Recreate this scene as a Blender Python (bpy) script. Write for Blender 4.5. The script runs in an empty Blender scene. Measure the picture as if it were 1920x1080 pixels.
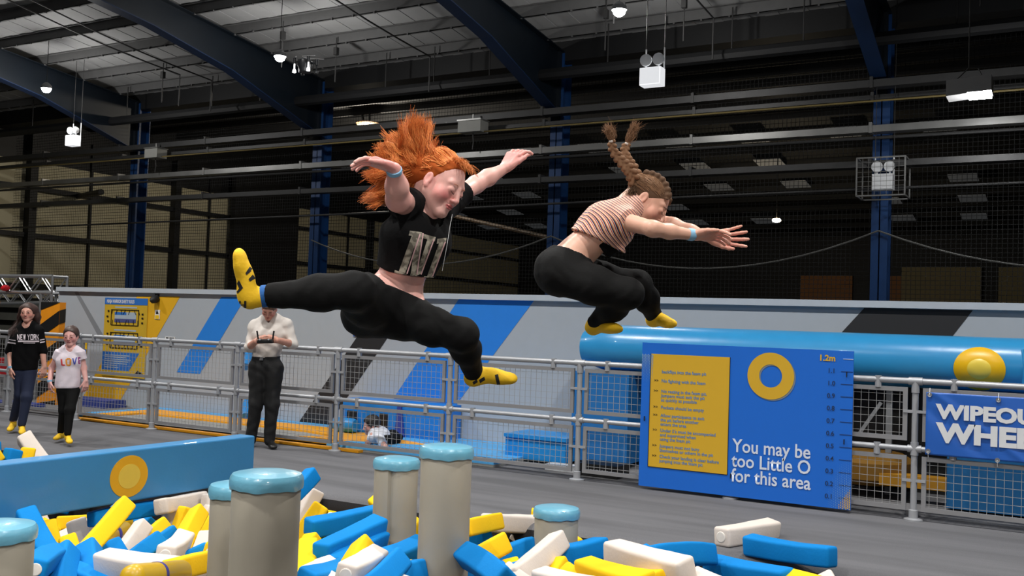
import bpy, bmesh, math, random
import numpy as np
from mathutils import Vector, Matrix, noise
from mathutils.bvhtree import BVHTree
S = bpy.context.scene
COL = S.collection
PI = math.pi

# ------------------------------------------------------------------ camera
# hall axes: +X along the barrier, +Y away from the pit, Z up; camera stands above the origin
FPX, CX, CY, CAMH = 1851.0, 960.0, 540.0, 1.41
def _n(v):
    v = np.array(v, float)
    return v / np.linalg.norm(v)
_mx = _n([-3250, -43, FPX])
_wy = np.array([1053, 103, FPX]); _wy = _n(_wy - np.dot(_wy, _mx) * _mx)
_wx = -_mx
CM = np.array([_wx, _wy, np.cross(_wx, _wy)])          # camera (x right, y down, z forward) -> hall
CAM = np.array([0, 0, CAMH])
cam_data = bpy.data.cameras.new('camera')
cam_data.sensor_width = 36.0
cam_data.lens = FPX / 1920 * 36.0
cam_data.clip_start = 0.05
cam_data.clip_end = 200
cam = bpy.data.objects.new('camera', cam_data)
COL.objects.link(cam)
_r = CM @ np.diag([1, -1, -1])
cam.matrix_world = Matrix([[*_r[0], 0], [*_r[1], 0], [*_r[2], CAMH], [0, 0, 0, 1]])
S.camera = cam

# ------------------------------------------------------------------ world, colour management
w = bpy.data.worlds.new('world'); S.world = w; w.use_nodes = True
w.node_tree.nodes['Background'].inputs[0].default_value = (0.55, 0.6, 0.7, 1)
w.node_tree.nodes['Background'].inputs[1].default_value = 0.012
S.view_settings.view_transform = 'Standard'
S.view_settings.look = 'None'
S.view_settings.gamma = 1
S.view_settings.exposure = 0.0
S.view_settings.use_curve_mapping = False

# ------------------------------------------------------------------ lights of the hall
BAY_W, VIS_W, FLASH_W = 720.0, 135.0, 72.0
def lamp(name, kind, loc, power, color=(1, 1, 1), size=0.2, rot=None, spot=None, parent=None):
    l = bpy.data.lights.new(name, kind); l.energy = power; l.color = color
    if kind == 'AREA':
        l.shape = 'DISK'; l.size = size
    else:
        l.shadow_soft_size = size
    if spot: l.spot_size = spot; l.spot_blend = 0.6
    o = bpy.data.objects.new(name, l); COL.objects.link(o)
    o.location = loc
    if rot: o.rotation_euler = rot
    o.parent = parent
    return o
# the photographer's flash, on the camera a hand above the lens
lamp('camera_flash', 'POINT', (-0.1, -0.03, CAMH + 0.28), FLASH_W, (1, 0.93, 0.9), 0.03)

# ------------------------------------------------------------------ helpers: pixel rays of the photograph -> hall points
def ray(px, py): return CM @ np.array([(px - CX) / FPX, (py - CY) / FPX, 1.0])
def atd(px, py, Z): return CAM + ray(px, py) * Z
def atz(px, py, z=0.0):
    d = ray(px, py); return CAM + d * ((z - CAMH) / d[2])
def aty(px, py, Y):
    d = ray(px, py); return CAM + d * (Y / d[1])
RIGHT, UP, TOWARD = CM @ np.array([1, 0, 0.]), CM @ np.array([0, -1, 0.]), CM @ np.array([0, 0, -1.])
def cdir(r, u, t): return _n(RIGHT * r + UP * u + TOWARD * t)

# ------------------------------------------------------------------ materials
def lin(c): return tuple((x / 255 / 12.92 if x / 255 <= .04045 else ((x / 255 + .055) / 1.055) ** 2.4) for x in c)
MATS = {}
def mat(name, rgb, rough=.6, metal=0., var=.08, scale=8., bump=0., bscale=60., spec=.5, emis=None, power=0., coat=0., sheen=0., sss=0.):
    if name in MATS: return MATS[name]
    m = bpy.data.materials.new(name); m.use_nodes = True
    nt = m.node_tree; b = nt.nodes['Principled BSDF']
    c = lin(rgb)
    b.inputs['Roughness'].default_value = rough
    b.inputs['Metallic'].default_value = metal
    b.inputs['Specular IOR Level'].default_value = spec
    if coat: b.inputs['Coat Weight'].default_value = coat
    if sheen: b.inputs['Sheen Weight'].default_value = sheen
    if sss:
        b.inputs['Subsurface Weight'].default_value = sss
        b.inputs['Subsurface Radius'].default_value = (.012, .005, .003)
        b.inputs['Subsurface Scale'].default_value = 1
    tc = nt.nodes.new('ShaderNodeTexCoord')
    nz = nt.nodes.new('ShaderNodeTexNoise'); nz.inputs['Scale'].default_value = scale; nz.inputs['Detail'].default_value = 5
    nt.links.new(tc.outputs['Object'], nz.inputs['Vector'])
    mx = nt.nodes.new('ShaderNodeMix'); mx.data_type = 'RGBA'
    mx.inputs[6].default_value = (*[x * (1 - var) for x in c], 1)
    mx.inputs[7].default_value = (*[min(1, x * (1 + var)) for x in c], 1)
    nt.links.new(nz.outputs['Fac'], mx.inputs[0])
    nt.links.new(mx.outputs[2], b.inputs['Base Color'])
    if bump:
        n2 = nt.nodes.new('ShaderNodeTexNoise'); n2.inputs['Scale'].default_value = bscale; n2.inputs['Detail'].default_value = 4
        nt.links.new(tc.outputs['Object'], n2.inputs['Vector'])
        bp = nt.nodes.new('ShaderNodeBump'); bp.inputs['Strength'].default_value = bump; bp.inputs['Distance'].default_value = .01
        nt.links.new(n2.outputs['Fac'], bp.inputs['Height']); nt.links.new(bp.outputs['Normal'], b.inputs['Normal'])
    if emis:
        b.inputs['Emission Color'].default_value = (*lin(emis), 1); b.inputs['Emission Strength'].default_value = power
    MATS[name] = m
    return m
def attr_mat(name, rough=.5, sss=0., bump=0., bscale=200., sheen=0., attr='tint', spec=.4):
    """surface coloured by the mesh's own colour attribute (dyes, skin tones, prints)"""
    m = mat(name, (128, 128, 128), rough, bump=bump, bscale=bscale, sss=sss, sheen=sheen, spec=spec)
    nt = m.node_tree; b = nt.nodes['Principled BSDF']
    a = nt.nodes.new('ShaderNodeAttribute'); a.attribute_name = attr
    for l in list(nt.links):
        if l.to_socket == b.inputs['Base Color']: nt.links.remove(l)
    nt.links.new(a.outputs['Color'], b.inputs['Base Color'])
    return m

# ------------------------------------------------------------------ object helpers
def tag(o, label=None, cat=None, group=None, kind=None):
    if label: o['label'] = label
    if cat: o['category'] = cat
    if group: o['group'] = group
    if kind: o['kind'] = kind
    return o
def thing(name, label, cat, loc=(0, 0, 0), group=None):
    o = bpy.data.objects.new(name, None); COL.objects.link(o)
    o.location = Vector(loc); o.empty_display_size = .1
    return tag(o, label, cat, group)
class MB:
    """collects shapes in hall coordinates, links them as one mesh object"""
    def __init__(s): s.v = []; s.f = []; s.m = []
    def add(s, vs, fs, mi=0):
        k = len(s.v); s.v += [tuple(map(float, p)) for p in vs]
        s.f += [tuple(i + k for i in f) for f in fs]; s.m += [mi] * len(fs)
        return s
    def box(s, x0, x1, y0, y1, z0, z1, mi=0):
        vs = [(x, y, z) for x in (x0, x1) for y in (y0, y1) for z in (z0, z1)]
        return s.add(vs, [(0, 1, 3, 2), (4, 6, 7, 5), (0, 4, 5, 1), (2, 3, 7, 6), (0, 2, 6, 4), (1, 5, 7, 3)], mi)
    def hexa(s, a, mi=0):
        """8 corners: bottom ring then top ring"""
        return s.add(a, [(3, 2, 1, 0), (4, 5, 6, 7), (0, 1, 5, 4), (1, 2, 6, 5), (2, 3, 7, 6), (3, 0, 4, 7)], mi)
    def bar(s, a, b, w, h=None, up=(0, 0, 1), mi=0):
        h = h or w; a = np.array(a, float); b = np.array(b, float)
        d = _n(b - a); up = np.array(up, float)
        if abs(np.dot(d, up)) > .98: up = np.array([0, 1., 0])
        x = _n(np.cross(up, d)); y = np.cross(d, x)
        c = [(-1, -1), (1, -1), (1, 1), (-1, 1)]
        return s.hexa([a + x * w / 2 * i + y * h / 2 * j for i, j in c] + [b + x * w / 2 * i + y * h / 2 * j for i, j in c], mi)
    def tube(s, pts, r, n=8, mi=0, caps=True):
        pts = [np.array(p, float) for p in pts]
        rs = r if hasattr(r, '__len__') else [r] * len(pts)
        k = len(pts); vs = []; fs = []
        prev = None
        for i, p in enumerate(pts):
            d = _n(pts[min(i + 1, k - 1)] - pts[max(i - 1, 0)])
            if prev is None:
                u = np.array([0, 0, 1.]) if abs(d[2]) < .9 else np.array([0, 1., 0])
            else: u = prev
            x = _n(np.cross(u, d)); y = np.cross(d, x); prev = y
            vs += [p + (x * math.cos(2 * PI * j / n) + y * math.sin(2 * PI * j / n)) * rs[i] for j in range(n)]
        for i in range(k - 1):
            for j in range(n):
                a, b = i * n + j, i * n + (j + 1) % n
                fs.append((a, b, b + n, a + n))
        if caps:
            fs.append(tuple(reversed(range(n)))); fs.append(tuple(range((k - 1) * n, k * n)))
        return s.add(vs, fs, mi)
    def lathe(s, c, prof, n=32, mi=0, axis=None, sx=1, sy=1):
        """profile [(radius, height)] turned about a vertical (or given) axis through c"""
        c = np.array(c, float); z = np.array([0, 0, 1.]) if axis is None else _n(axis)
        x = _n(np.cross([0, 1., 0] if abs(z[1]) < .9 else [1., 0, 0], z)); y = np.cross(z, x)
        vs = []; fs = []; k = len(prof)
        for r, h in prof:
            vs += [c + (x * math.cos(2 * PI * j / n) * sx + y * math.sin(2 * PI * j / n) * sy) * r + z * h for j in range(n)]
        for i in range(k - 1):
            for j in range(n):
                a, b = i * n + j, i * n + (j + 1) % n
                fs.append((a, b, b + n, a + n))
        fs.append(tuple(reversed(range(n)))); fs.append(tuple(range((k - 1) * n, k * n)))
        return s.add(vs, fs, mi)
    def poly(s, pts, mi=0): return s.add(pts, [tuple(range(len(pts)))], mi)
    def prism(s, pts, ext, mi=0):
        """polygon extruded by the vector ext"""
        k = len(pts); e = np.array(ext, float); p = [np.array(q, float) for q in pts]
        return s.add(p + [q + e for q in p], [tuple(range(k)), tuple(reversed(range(k, 2 * k)))] + [(i, i + k, (i + 1) % k + k, (i + 1) % k) for i in range(k)], mi)
    def build(s, name, mats, parent=None, smooth=False, origin=None):
        mats = mats if isinstance(mats, (list, tuple)) else [mats]
        V = np.array(s.v)
        if parent is not None:
            o0 = np.array(world_loc(parent)); loc = (0, 0, 0)
        else:
            o0 = np.array(origin) if origin is not None else np.array([V[:, 0].mean(), V[:, 1].mean(), V[:, 2].min()]); loc = tuple(o0)
        me = bpy.data.meshes.new(name)
        me.from_pydata([tuple(p) for p in (V - o0)], [], s.f)
        for m in mats: me.materials.append(m)
        me.polygons.foreach_set('material_index', s.m)
        bm = bmesh.new(); bm.from_mesh(me); bmesh.ops.recalc_face_normals(bm, faces=bm.faces)
        bm.to_mesh(me); bm.free()
        if smooth:
            me.polygons.foreach_set('use_smooth', [True] * len(me.polygons))
            if smooth != True: me.set_sharp_from_angle(angle=smooth)
        o = bpy.data.objects.new(name, me); COL.objects.link(o)
        o.location = loc; o.parent = parent
        return o
def world_loc(o):
    v = Vector((0, 0, 0))
    while o is not None: v = v + o.location; o = o.parent
    return v
def struct(o): o['kind'] = 'structure'; return o
def copy_tree(o, parent=None):
    c = o.copy(); COL.objects.link(c); c.parent = parent
    for ch in list(o.children): copy_tree(ch, c)
    return c
SM = math.radians(40)

# flat lettering: a font outline turned to a mesh lying in the plane (ex, ez), facing the reader
def lettering(name, body, p, size, m, parent, bold=.012, ex=(1, 0, 0), ez=(0, 0, 1), sx=1., thick=0., align='LEFT', space=1., line=1.):
    cu = bpy.data.curves.new(name, 'FONT'); cu.body = body; cu.size = size; cu.offset = bold * size
    cu.align_x = align; cu.space_character = space; cu.space_line = line; cu.extrude = thick; cu.resolution_u = 3
    t = bpy.data.objects.new('t', cu); COL.objects.link(t)
    dg = bpy.context.evaluated_depsgraph_get()
    me = bpy.data.meshes.new_from_object(t.evaluated_get(dg))
    bpy.data.objects.remove(t); bpy.data.curves.remove(cu)
    k = len(me.vertices); co = np.zeros(k * 3); me.vertices.foreach_get('co', co); co = co.reshape(-1, 3)
    ex = np.array(ex, float); ez = np.array(ez, float); en = np.cross(ex, ez)
    base = np.array(p, float) - (np.array(world_loc(parent)) if parent else 0)
    q = base + np.outer(co[:, 0] * sx, ex) + np.outer(co[:, 1], ez) + np.outer(co[:, 2], en)
    me.vertices.foreach_set('co', q.ravel()); me.materials.clear(); me.materials.append(m); me.name = name
    o = bpy.data.objects.new(name, me); COL.objects.link(o); o.parent = parent
    return o
# ================================================================== the hall
YF, YW, YP, YC = 8.23, 9.85, 6.15, 17.0      # barrier, painted wall, pit edge, column row
M_carpet = mat('dark_grey_carpet', (110, 110, 113), .95, var=.35, scale=180, bump=.6, bscale=300, spec=.15)
nt = M_carpet.node_tree
# faint seams of the carpet tiles running along the walkway
tc = nt.nodes.new('ShaderNodeTexCoord'); sp = nt.nodes.new('ShaderNodeSeparateXYZ'); nt.links.new(tc.outputs['Object'], sp.inputs[0])
wn = nt.nodes.new('ShaderNodeTexNoise'); wn.inputs['Scale'].default_value = 1.2; wn.inputs['Detail'].default_value = 3
mp = nt.nodes.new('ShaderNodeMapping'); mp.inputs['Scale'].default_value = (.35, 3.2, 1); nt.links.new(tc.outputs['Object'], mp.inputs[0]); nt.links.new(mp.outputs[0], wn.inputs['Vector'])
cr = nt.nodes.new('ShaderNodeValToRGB'); cr.color_ramp.elements[0].position = .35; cr.color_ramp.elements[0].color = (.82, .82, .82, 1); cr.color_ramp.elements[1].position = .62; cr.color_ramp.elements[1].color = (1.08, 1.08, 1.08, 1)
nt.links.new(wn.outputs['Fac'], cr.inputs[0])
ml = nt.nodes.new('ShaderNodeMix'); ml.data_type = 'RGBA'; ml.blend_type = 'MULTIPLY'; ml.inputs[0].default_value = 1
b = nt.nodes['Principled BSDF']; src = b.inputs['Base Color'].links[0].from_socket
nt.links.new(src, ml.inputs[6]); nt.links.new(cr.outputs[0], ml.inputs[7]); nt.links.new(ml.outputs[2], b.inputs['Base Color'])
M_conc = mat('hall_concrete', (60, 60, 60), .9, var=.2)
M_pitwall = mat('pit_wall_grey', (58, 58, 60), .9, bump=.3)

# carpeted walkway with a rounded lip down into the pit
m = MB(); n = 8; x0, x1 = -30., 6.
pr = [(YP + .12 - .12 * math.sin(PI / 2 * i / n) , -.12 + .12 * math.cos(PI / 2 * i / n)) for i in range(n + 1)] + [(YP - .06, -.30), (YP - .06, -.85)]
prof = [(26, 0), (YP + .12, 0)] + pr[1:]
V = [(x, y, z) for x in (x0, x1) for y, z in prof]; k = len(prof)
m.add(V, [(i, i + 1, k + i + 1, k + i) for i in range(5)]); m.add(V, [(i, i + 1, k + i + 1, k + i) for i in range(5, k - 1)], 1)
o = struct(m.build('floor', [M_carpet, mat('black_carpet_lip', (40, 39, 40), .95, var=.3, scale=180, bump=.6, bscale=300, spec=.1)], smooth=SM, origin=(0, 0, 0)))
m = MB(); m.box(-30, 8, 26, 52, -.1, -.01); m.box(x0, x1, -4, YP - .06, -.95, -.85)
struct(m.build('floor', M_conc, origin=(0, 0, -.9)))

ORD = 'first second third fourth fifth sixth seventh eighth ninth tenth eleventh twelfth thirteenth fourteenth fifteenth'.split()
# roof of the first bay: corrugated sheeting on a slope rising towards the viewer
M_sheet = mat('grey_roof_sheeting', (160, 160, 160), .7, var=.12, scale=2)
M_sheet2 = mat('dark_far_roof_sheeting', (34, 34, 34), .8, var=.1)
M_steelgrey = mat('galvanised_purlin', (92, 92, 92), .7, metal=.0, var=.15)
M_blue = mat('navy_blue_painted_steel', (5, 16, 26), .5, var=.25, scale=3)
M_bluef = mat('blue_painted_flange', (9, 34, 66), .5, var=.25, scale=3)
M_bluec = mat('blue_painted_column', (17, 58, 108), .45, var=.35, scale=2.5)
M_dark = mat('dark_steel', (17, 18, 20), .6, var=.2)
sl = .105
def rz(Y): return 6.93 + (17 - Y) * sl                 # underside of the sheeting
m = MB(); xs = np.arange(-36, 8.01, .25); ridge = -1.0
for i, x in enumerate(xs[:-1]):
    z = .0 if i % 2 else .008
    m.poly([(x, 17.2, rz(17.2) + z), (x + .25, 17.2, rz(17.2) + z), (x + .25, ridge, rz(ridge) + z), (x, ridge, rz(ridge) + z)])
    zz = .008
    m.poly([(x, 17.2, rz(17.2)), (x, 17.2, rz(17.2) + zz), (x, ridge, rz(ridge) + zz), (x, ridge, rz(ridge))])
# overlaps
struct(m.build('ceiling', M_sheet, origin=(0, 8, 7)))
# translucent-looking flatter rooflight strips are plain sheeting here; purlins
g = 'roof purlins under the near sheeting'
src = None
def zpurlin(Y, xa, xb):
    m = MB(); z = rz(Y) - .004
    m.box(xa, xb, Y, Y + .012, z - .20, z); m.box(xa, xb, Y - .055, Y, z - .012, z); m.box(xa, xb, Y, Y + .055, z - .2, z - .188)
    for x in np.arange(xa + .3, xb, .5): m.box(x, x + .03, Y - .02, Y + .02, z - .2 - .02, z - .19)
    return m
PY = [16.3, 15.25, 14.2, 13.15, 12.1, 11.05, 10.0, 8.95, 7.9]
ordn = ['lowest steel purlin, next to the column row', 'second steel purlin up from the column row', 'third steel purlin up from the column row', 'fourth steel purlin up from the column row', 'fifth steel purlin up from the column row', 'sixth steel purlin up, at the top edge', 'high purlin past the top edge, seen only far left', 'higher purlin past the top edge', 'highest purlin']
for i, Y in enumerate(PY):
    o = zpurlin(Y, -36, 8).build('roof_purlin', M_steelgrey); tag(o, 'grey ' + ordn[i] + ' of the sloping roof', 'roof beam', g)
# portal rafters with haunches over each column
CXS = [-2.78, -8.78, -14.8, -20.85]
which = ['rightmost', 'second from the right', 'second from the left', 'leftmost']
def rafter(x, lab):
    m = MB(); t = .16
    top = lambda Y: rz(Y) - .2
    ys = [17.0, 16.6, 15.3, 14.2, 12.2, 6.0, ridge]
    bot = [5.45, 5.58, 5.97, 6.30, 6.66, 7.3, 8.05]
    w = .012
    for i in range(len(ys) - 1):
        a, b = ys[i], ys[i + 1]
        for q_, (xa, xb, za, zb, ta, tb) in enumerate(((x - w, x + w, bot[i], bot[i + 1], top(a), top(b)), (x - t / 1.3, x + t / 1.3, bot[i] - .02, bot[i + 1] - .02, bot[i], bot[i + 1]), (x - t / 1.3, x + t / 1.3, top(a) - .02, top(b) - .02, top(a), top(b)))):
            m.hexa([(xa, a, za), (xb, a, za), (xb, b, zb), (xa, b, zb), (xa, a, ta), (xb, a, ta), (xb, b, tb), (xa, b, tb)], 1 if q_ == 1 else 0)
    m.box(x - t / 2, x + t / 2, 16.86, 17.0, 5.3, 6.75)
    o = m.build('roof_rafter', [M_blue, M_bluef])
    tag(o, lab + ' of the dark blue sloping roof girders, above a blue column', 'roof girder', 'blue roof girders')
for x, wn_ in zip(CXS, which): rafter(x, wn_)
def column(x, lab):
    m = MB(); w, d = .20, .34; Y = YC + .1
    m.box(x - w / 2 - .03, x + w / 2 + .03, Y - d / 2, Y - d / 2 + .02, 0, 6.7)
    m.box(x - w / 2 - .03, x + w / 2 + .03, Y + d / 2 - .02, Y + d / 2, 0, 6.7)
    m.box(x - .01, x + .01, Y - d / 2, Y + d / 2, 0, 6.7)
    m.box(x - .2, x + .2, Y - .25, Y + .25, 0, .02)
    o = m.build('steel_column', [M_bluec]); tag(o, lab, 'column', 'blue steel columns in a row')
column(CXS[0], 'blue steel column at the right, carrying a caged emergency light')
column(CXS[1], 'blue steel column between the two jumping girls')
column(CXS[2], 'blue steel column just left of the red-haired girl')
column(CXS[3], 'leftmost blue steel column, in front of the pale cladding wall')
# valley gutter beam above the columns
m = MB(); m.box(-36, 8, 16.95, 17.5, 6.55, 7.05); struct(m.build('trim_1', M_dark))
# second bay behind: roof rising then falling to the far wall
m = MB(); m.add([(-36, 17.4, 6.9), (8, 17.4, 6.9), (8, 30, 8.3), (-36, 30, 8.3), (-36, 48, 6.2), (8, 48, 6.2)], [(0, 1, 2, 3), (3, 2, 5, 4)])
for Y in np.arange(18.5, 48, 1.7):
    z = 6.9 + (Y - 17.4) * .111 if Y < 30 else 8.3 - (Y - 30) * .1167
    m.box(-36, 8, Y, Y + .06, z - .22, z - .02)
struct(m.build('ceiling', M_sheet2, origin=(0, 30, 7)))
M_rl = mat('dim_rooflight_panel', (150, 150, 150), .5, var=.1, emis=(160, 165, 170), power=.055)
q = 0
for Yr in (31.5, 34.5, 37.5, 40.5, 43.5):
    kk = -1
    for X in np.arange(-33, 7, 2.9):
        z = 8.3 - (Yr - 30) * .1167
        rr = random.Random(int(Yr * 10 + X * 7)); 
        if rr.random() < .25: continue
        kk += 1; m = MB(); L = 1.0; X += rr.uniform(-.3, .3)
        m.hexa([(X, Yr, z - .26), (X + .95, Yr, z - .26), (X + .95, Yr + L, z - .26 - L * .1167), (X, Yr + L, z - .26 - L * .1167), (X, Yr, z - .24), (X + .95, Yr, z - .24), (X + .95, Yr + L, z - .24 - L * .1167), (X, Yr + L, z - .24 - L * .1167)])
        tag(m.build('rooflight', M_rl), 'dim grey rooflight in the dark far roof, %s row back, %s from the left' % (ORD[(31.5, 34.5, 37.5, 40.5, 43.5).index(Yr)], ORD[kk]), 'rooflight', 'dim rooflights in the far roof'); q += 1
# gable wall of pale cladding at the far left, seen through the net
M_clad = mat('beige_cladding', (196, 188, 158), .85, var=.12, scale=1.5)
M_cladd = mat('dark_brown_cladding', (40, 35, 30), .9, var=.1)
m = MB(); GX = -27
for Y in np.arange(8, 48, .9): m.box(GX - .05, GX + (.01 if int(Y / .9) % 2 else .0), Y, Y + .9, 0, 5.75); m.box(GX - .05, GX + .005, Y, Y + .9, 5.75, 8.4, 1)
struct(m.build('wall_left', [M_clad, M_dark]))
m = MB()
for z in (2.05, 3.55, 4.95): m.box(GX + .02, GX + .16, 8, 48, z - .07, z + .07)
for Y in (18.2, 23.6, 29.0, 34.4): m.box(GX + .02, GX + .28, Y - .12, Y + .12, 0, 6.6)
for Y in (20.3, 25.2, 31.0, 33.0): m.box(GX + .02, GX + .1, Y - .03, Y + .03, 0, 6.6)
tag(m.build('cladding_rail_frame', M_dark), 'black steel rails and posts standing against the pale cladding wall at the left', 'wall framing')
m = MB(); m.box(GX + .3, GX + .5, 26.0, 29.4, 0, 6.6); tag(m.build('sliding_door', mat('near_black_door', (20, 20, 20), .8)), 'tall near-black sliding door leaf in the pale cladding wall', 'door')
# far wall
m = MB(); m.box(-36, 8, 48, 48.1, 2.6, 8); m.box(-36, 8, 48, 48.1, 0, 2.6, 1)
struct(m.build('wall_back', [M_dark, M_cladd]))
M_bp = mat('brown_board', (168, 118, 78), .85); M_bg = mat('dull_khaki_board', (160, 148, 112), .85, var=.1)
for xa, xb, mm, lab in ((1500, 1598, M_bp, 'brown board on the far wall, left of the right-hand column'), (1668, 1690, M_bp, 'narrow brown board on the far wall, right of the right-hand column'), (1690, 1840, M_bg, 'khaki board on the far wall at the right'), (1872, 1960, M_bg, 'khaki board on the far wall at the right edge')):
    m = MB(); a = aty(xa, 540, 47.8); b = aty(xb, 540, 47.8)
    m.box(a[0], b[0], 47.8, 47.9, 2.0, 4.6 if mm is M_bg else 4.2); tag(m.build('wall_board', mm), lab, 'board')
m = MB(); m.box(6.8, 7, -4, 48, -.9, 9); struct(m.build('wall_right', M_dark))
m = MB(); m.box(-36, 8, -4.2, -4, -.9, 9.5); struct(m.build('wall_front', M_dark))
m = MB(); m.box(-36.1, -36, -4, 17.4, -.9, 9.5); m.box(-30.2, -30, -4, 8, -.9, 0); struct(m.build('wall_left', M_dark))

# ------------------------------------------------------------------ cable trays, pipes and cables along the column row
M_tray = mat('galvanised_cable_tray', (136, 136, 134), .38, metal=.55, var=.35, scale=2.5)
M_pipe = mat('dull_steel_pipe', (64, 64, 64), .5, metal=.4, var=.2)
M_cable = mat('grey_cable', (95, 95, 92), .6)
yt = 16.7
def tray(z, h, lab, w=.22, xa=-34, xb=7.5, mm=M_tray, slope=0):
    m = MB()
    m.hexa([(xa, yt - w, z - h), (xb, yt - w, z - h + slope), (xb, yt, z - h + slope), (xa, yt, z - h), (xa, yt - w, z), (xb, yt - w, z + slope), (xb, yt, z + slope), (xa, yt, z)])
    for x in np.arange(xa + 1.1, xb, 3.0): m.box(x, x + .05, yt - w - .012, yt, z - h - .012, z + .05)
    return tag(m.build('cable_tray', mm), lab, 'cable tray', 'cable trays along the columns')
tray(4.79, .11, 'bright galvanised cable tray at the level of the red-haired girl\'s raised hands')
tray(5.53, .12, 'upper grey cable tray just under the roof girders', mm=M_pipe)
tray(5.30, .07, 'thin grey tray hung directly under the uppermost tray', mm=M_pipe, w=.12)
tray(4.22, .10, 'third cable tray down, behind the red-haired girl\'s head', mm=M_pipe)
def pipe(pts, r, lab, mm=M_pipe, cat='pipe', name='pipe', n=8):
    m = MB(); m.tube(pts, r, n); return tag(m.build(name, mm, smooth=SM), lab, cat)
pipe([(-34, yt - .1, 4.62), (7.5, yt - .1, 4.60)], .028, 'thin pipe running just below the bright cable tray')
pipe([(-34, yt, 3.52), (-13.8, yt, 3.66), (-6, yt, 3.77), (7.5, yt, 3.86)], .022, 'thin pipe strung level with the girls\' shoulders across the columns')
pipe([(-34, 16.2, 6.1), (7.5, 16.2, 6.1)], .11, 'fat dark insulated pipe hung under the roof edge', M_dark)
pipe([(-34, 16.35, 5.15), (7.5, 16.35, 5.15)], .016, 'thin yellowish conduit running under the uppermost trays', mat('yellowed_conduit', (120, 105, 60), .6), 'conduit', 'conduit')
def sag(a, b, d, n=16): 
    a, b = np.array(a), np.array(b); return [a + (b - a) * t - np.array([0, 0, d * 4 * t * (1 - t)]) for t in np.linspace(0, 1, n)]
zc = aty(1655, 432, 16.8)[2]
pipe(sag((-8.78, 16.85, zc), (CXS[0], 16.85, zc), .62), .016, 'slack grey cable sagging between the two right-hand columns', M_cable, 'cable', 'slack_cable', 6)
pipe(sag((CXS[0], 16.85, zc), (3.2, 16.85, zc), .62), .016, 'slack grey cable sagging from the right-hand column out of the picture', M_cable, 'cable', 'slack_cable', 6)
pipe(sag((-14.8, 16.85, zc), (-8.78, 16.85, zc), .55), .016, 'slack grey cable sagging behind the red-haired girl', M_cable, 'cable', 'slack_cable', 6)
# hanger rods from the purlins
M_rod = mat('dark_hanger_rod', (48, 48, 48), .6)
hs = [(x + d, Y) for x in (-24, -20.3, -17.4, -15.9, -12.4, -11.2, -9.9, -7.4, -6.3, -5.1, -3.9, -1.6, -.7) for d, Y in ((0, 16.2),)] + [(-17.9, 15.2), (-13.4, 14.2), (-12.9, 15.2), (-7.0, 15.2), (-6.4, 14.2), (-5.6, 15.2), (-1.2, 15.2), (-.4, 15.2)]
hs.sort(); n1 = n2 = -1
for x, Y in hs:
    if Y > 16: n1 += 1
    else: n2 += 1
    m = MB(); zt = rz(Y) - .1; zb = 6.1 if Y > 16 else zt - .9
    m.tube([(x, Y, zt), (x, Y, zb)], .012, 6)
    if Y < 16: m.box(x - .04, x + .04, Y - .04, Y + .04, zt - .35, zt - .2)
    tag(m.build('hanger_rod', M_rod), '%s from the left of the dark rods dropping to the fat pipe' % ORD[n1] if Y > 16 else '%s from the left of the dark rods hanging freely under the purlins' % ORD[n2], 'hanger rod', 'hanger rods to the pipe' if Y > 16 else 'free-hanging rods')
# cables slung along the roof slope
def roofcable(x, Ya, Yb, lab, dx=0):
    pts = [(x + dx * (Ya - Y), Y, rz(Y) - .42 - .06 * math.sin((Y - Yb) / (Ya - Yb) * PI * 3)) for Y in np.linspace(Ya, Yb, 14)]
    pts = [(pts[0][0], pts[0][1], pts[0][2] - .7)] + pts
    pipe(pts, .016, lab, M_rod, 'cable', 'roof_cable', 6)
roofcable(-16.9, 15.7, 3, 'black cable slung up the roof slope at the upper left')
roofcable(-17.35, 15.2, 3, 'second black cable beside the one slung up the roof slope at the upper left')
roofcable(-11.1, 15.9, 3, 'black cable slung up the roof slope above the red-haired girl')
roofcable(-5.3, 15.8, 3, 'black cable slung up the roof slope left of the right-hand girder')
# diagonal brace in the far bay
pipe([aty(850, 405, 22), aty(1050, 450, 19)], .05, 'rusty diagonal brace behind the two girls', mat('rusty_brown_steel', (110, 84, 56), .7), 'brace', 'diagonal_brace')
pipe([aty(60, 385, 22), aty(190, 360, 19)], .09, 'dark flexible duct hanging in front of the pale cladding wall', M_dark, 'duct', 'flexible_duct')
# ------------------------------------------------------------------ safety net hung just behind the columns
def net_mat():
    m = bpy.data.materials.new('fine_black_net'); m.use_nodes = True; nt = m.node_tree
    b = nt.nodes['Principled BSDF']; b.inputs['Base Color'].default_value = (.01, .01, .01, 1); b.inputs['Roughness'].default_value = .8
    tc = nt.nodes.new('ShaderNodeTexCoord'); br = nt.nodes.new('ShaderNodeTexBrick')
    mp = nt.nodes.new('ShaderNodeMapping'); mp.inputs['Rotation'].default_value = (PI / 2, 0, 0)
    nt.links.new(tc.outputs['Object'], mp.inputs[0]); nt.links.new(mp.outputs[0], br.inputs['Vector'])
    br.offset = 0; br.inputs['Scale'].default_value = 1; br.inputs['Brick Width'].default_value = .075; br.inputs['Row Height'].default_value = .075
    br.inputs['Mortar Size'].default_value = .0045; br.inputs['Mortar Smooth'].default_value = .1; br.inputs['Bias'].default_value = 0
    nt.links.new(br.outputs['Fac'], b.inputs['Alpha']); return m
m = MB(); m.poly([(-26.5, 17.42, 1.0), (6, 17.42, 1.0), (6, 17.42, 6.3), (-26.5, 17.42, 6.3)])
tag(m.build('safety_net', net_mat(), origin=(-10, 17.42, 1)), 'fine black safety net hung behind the column row', 'net')
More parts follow.
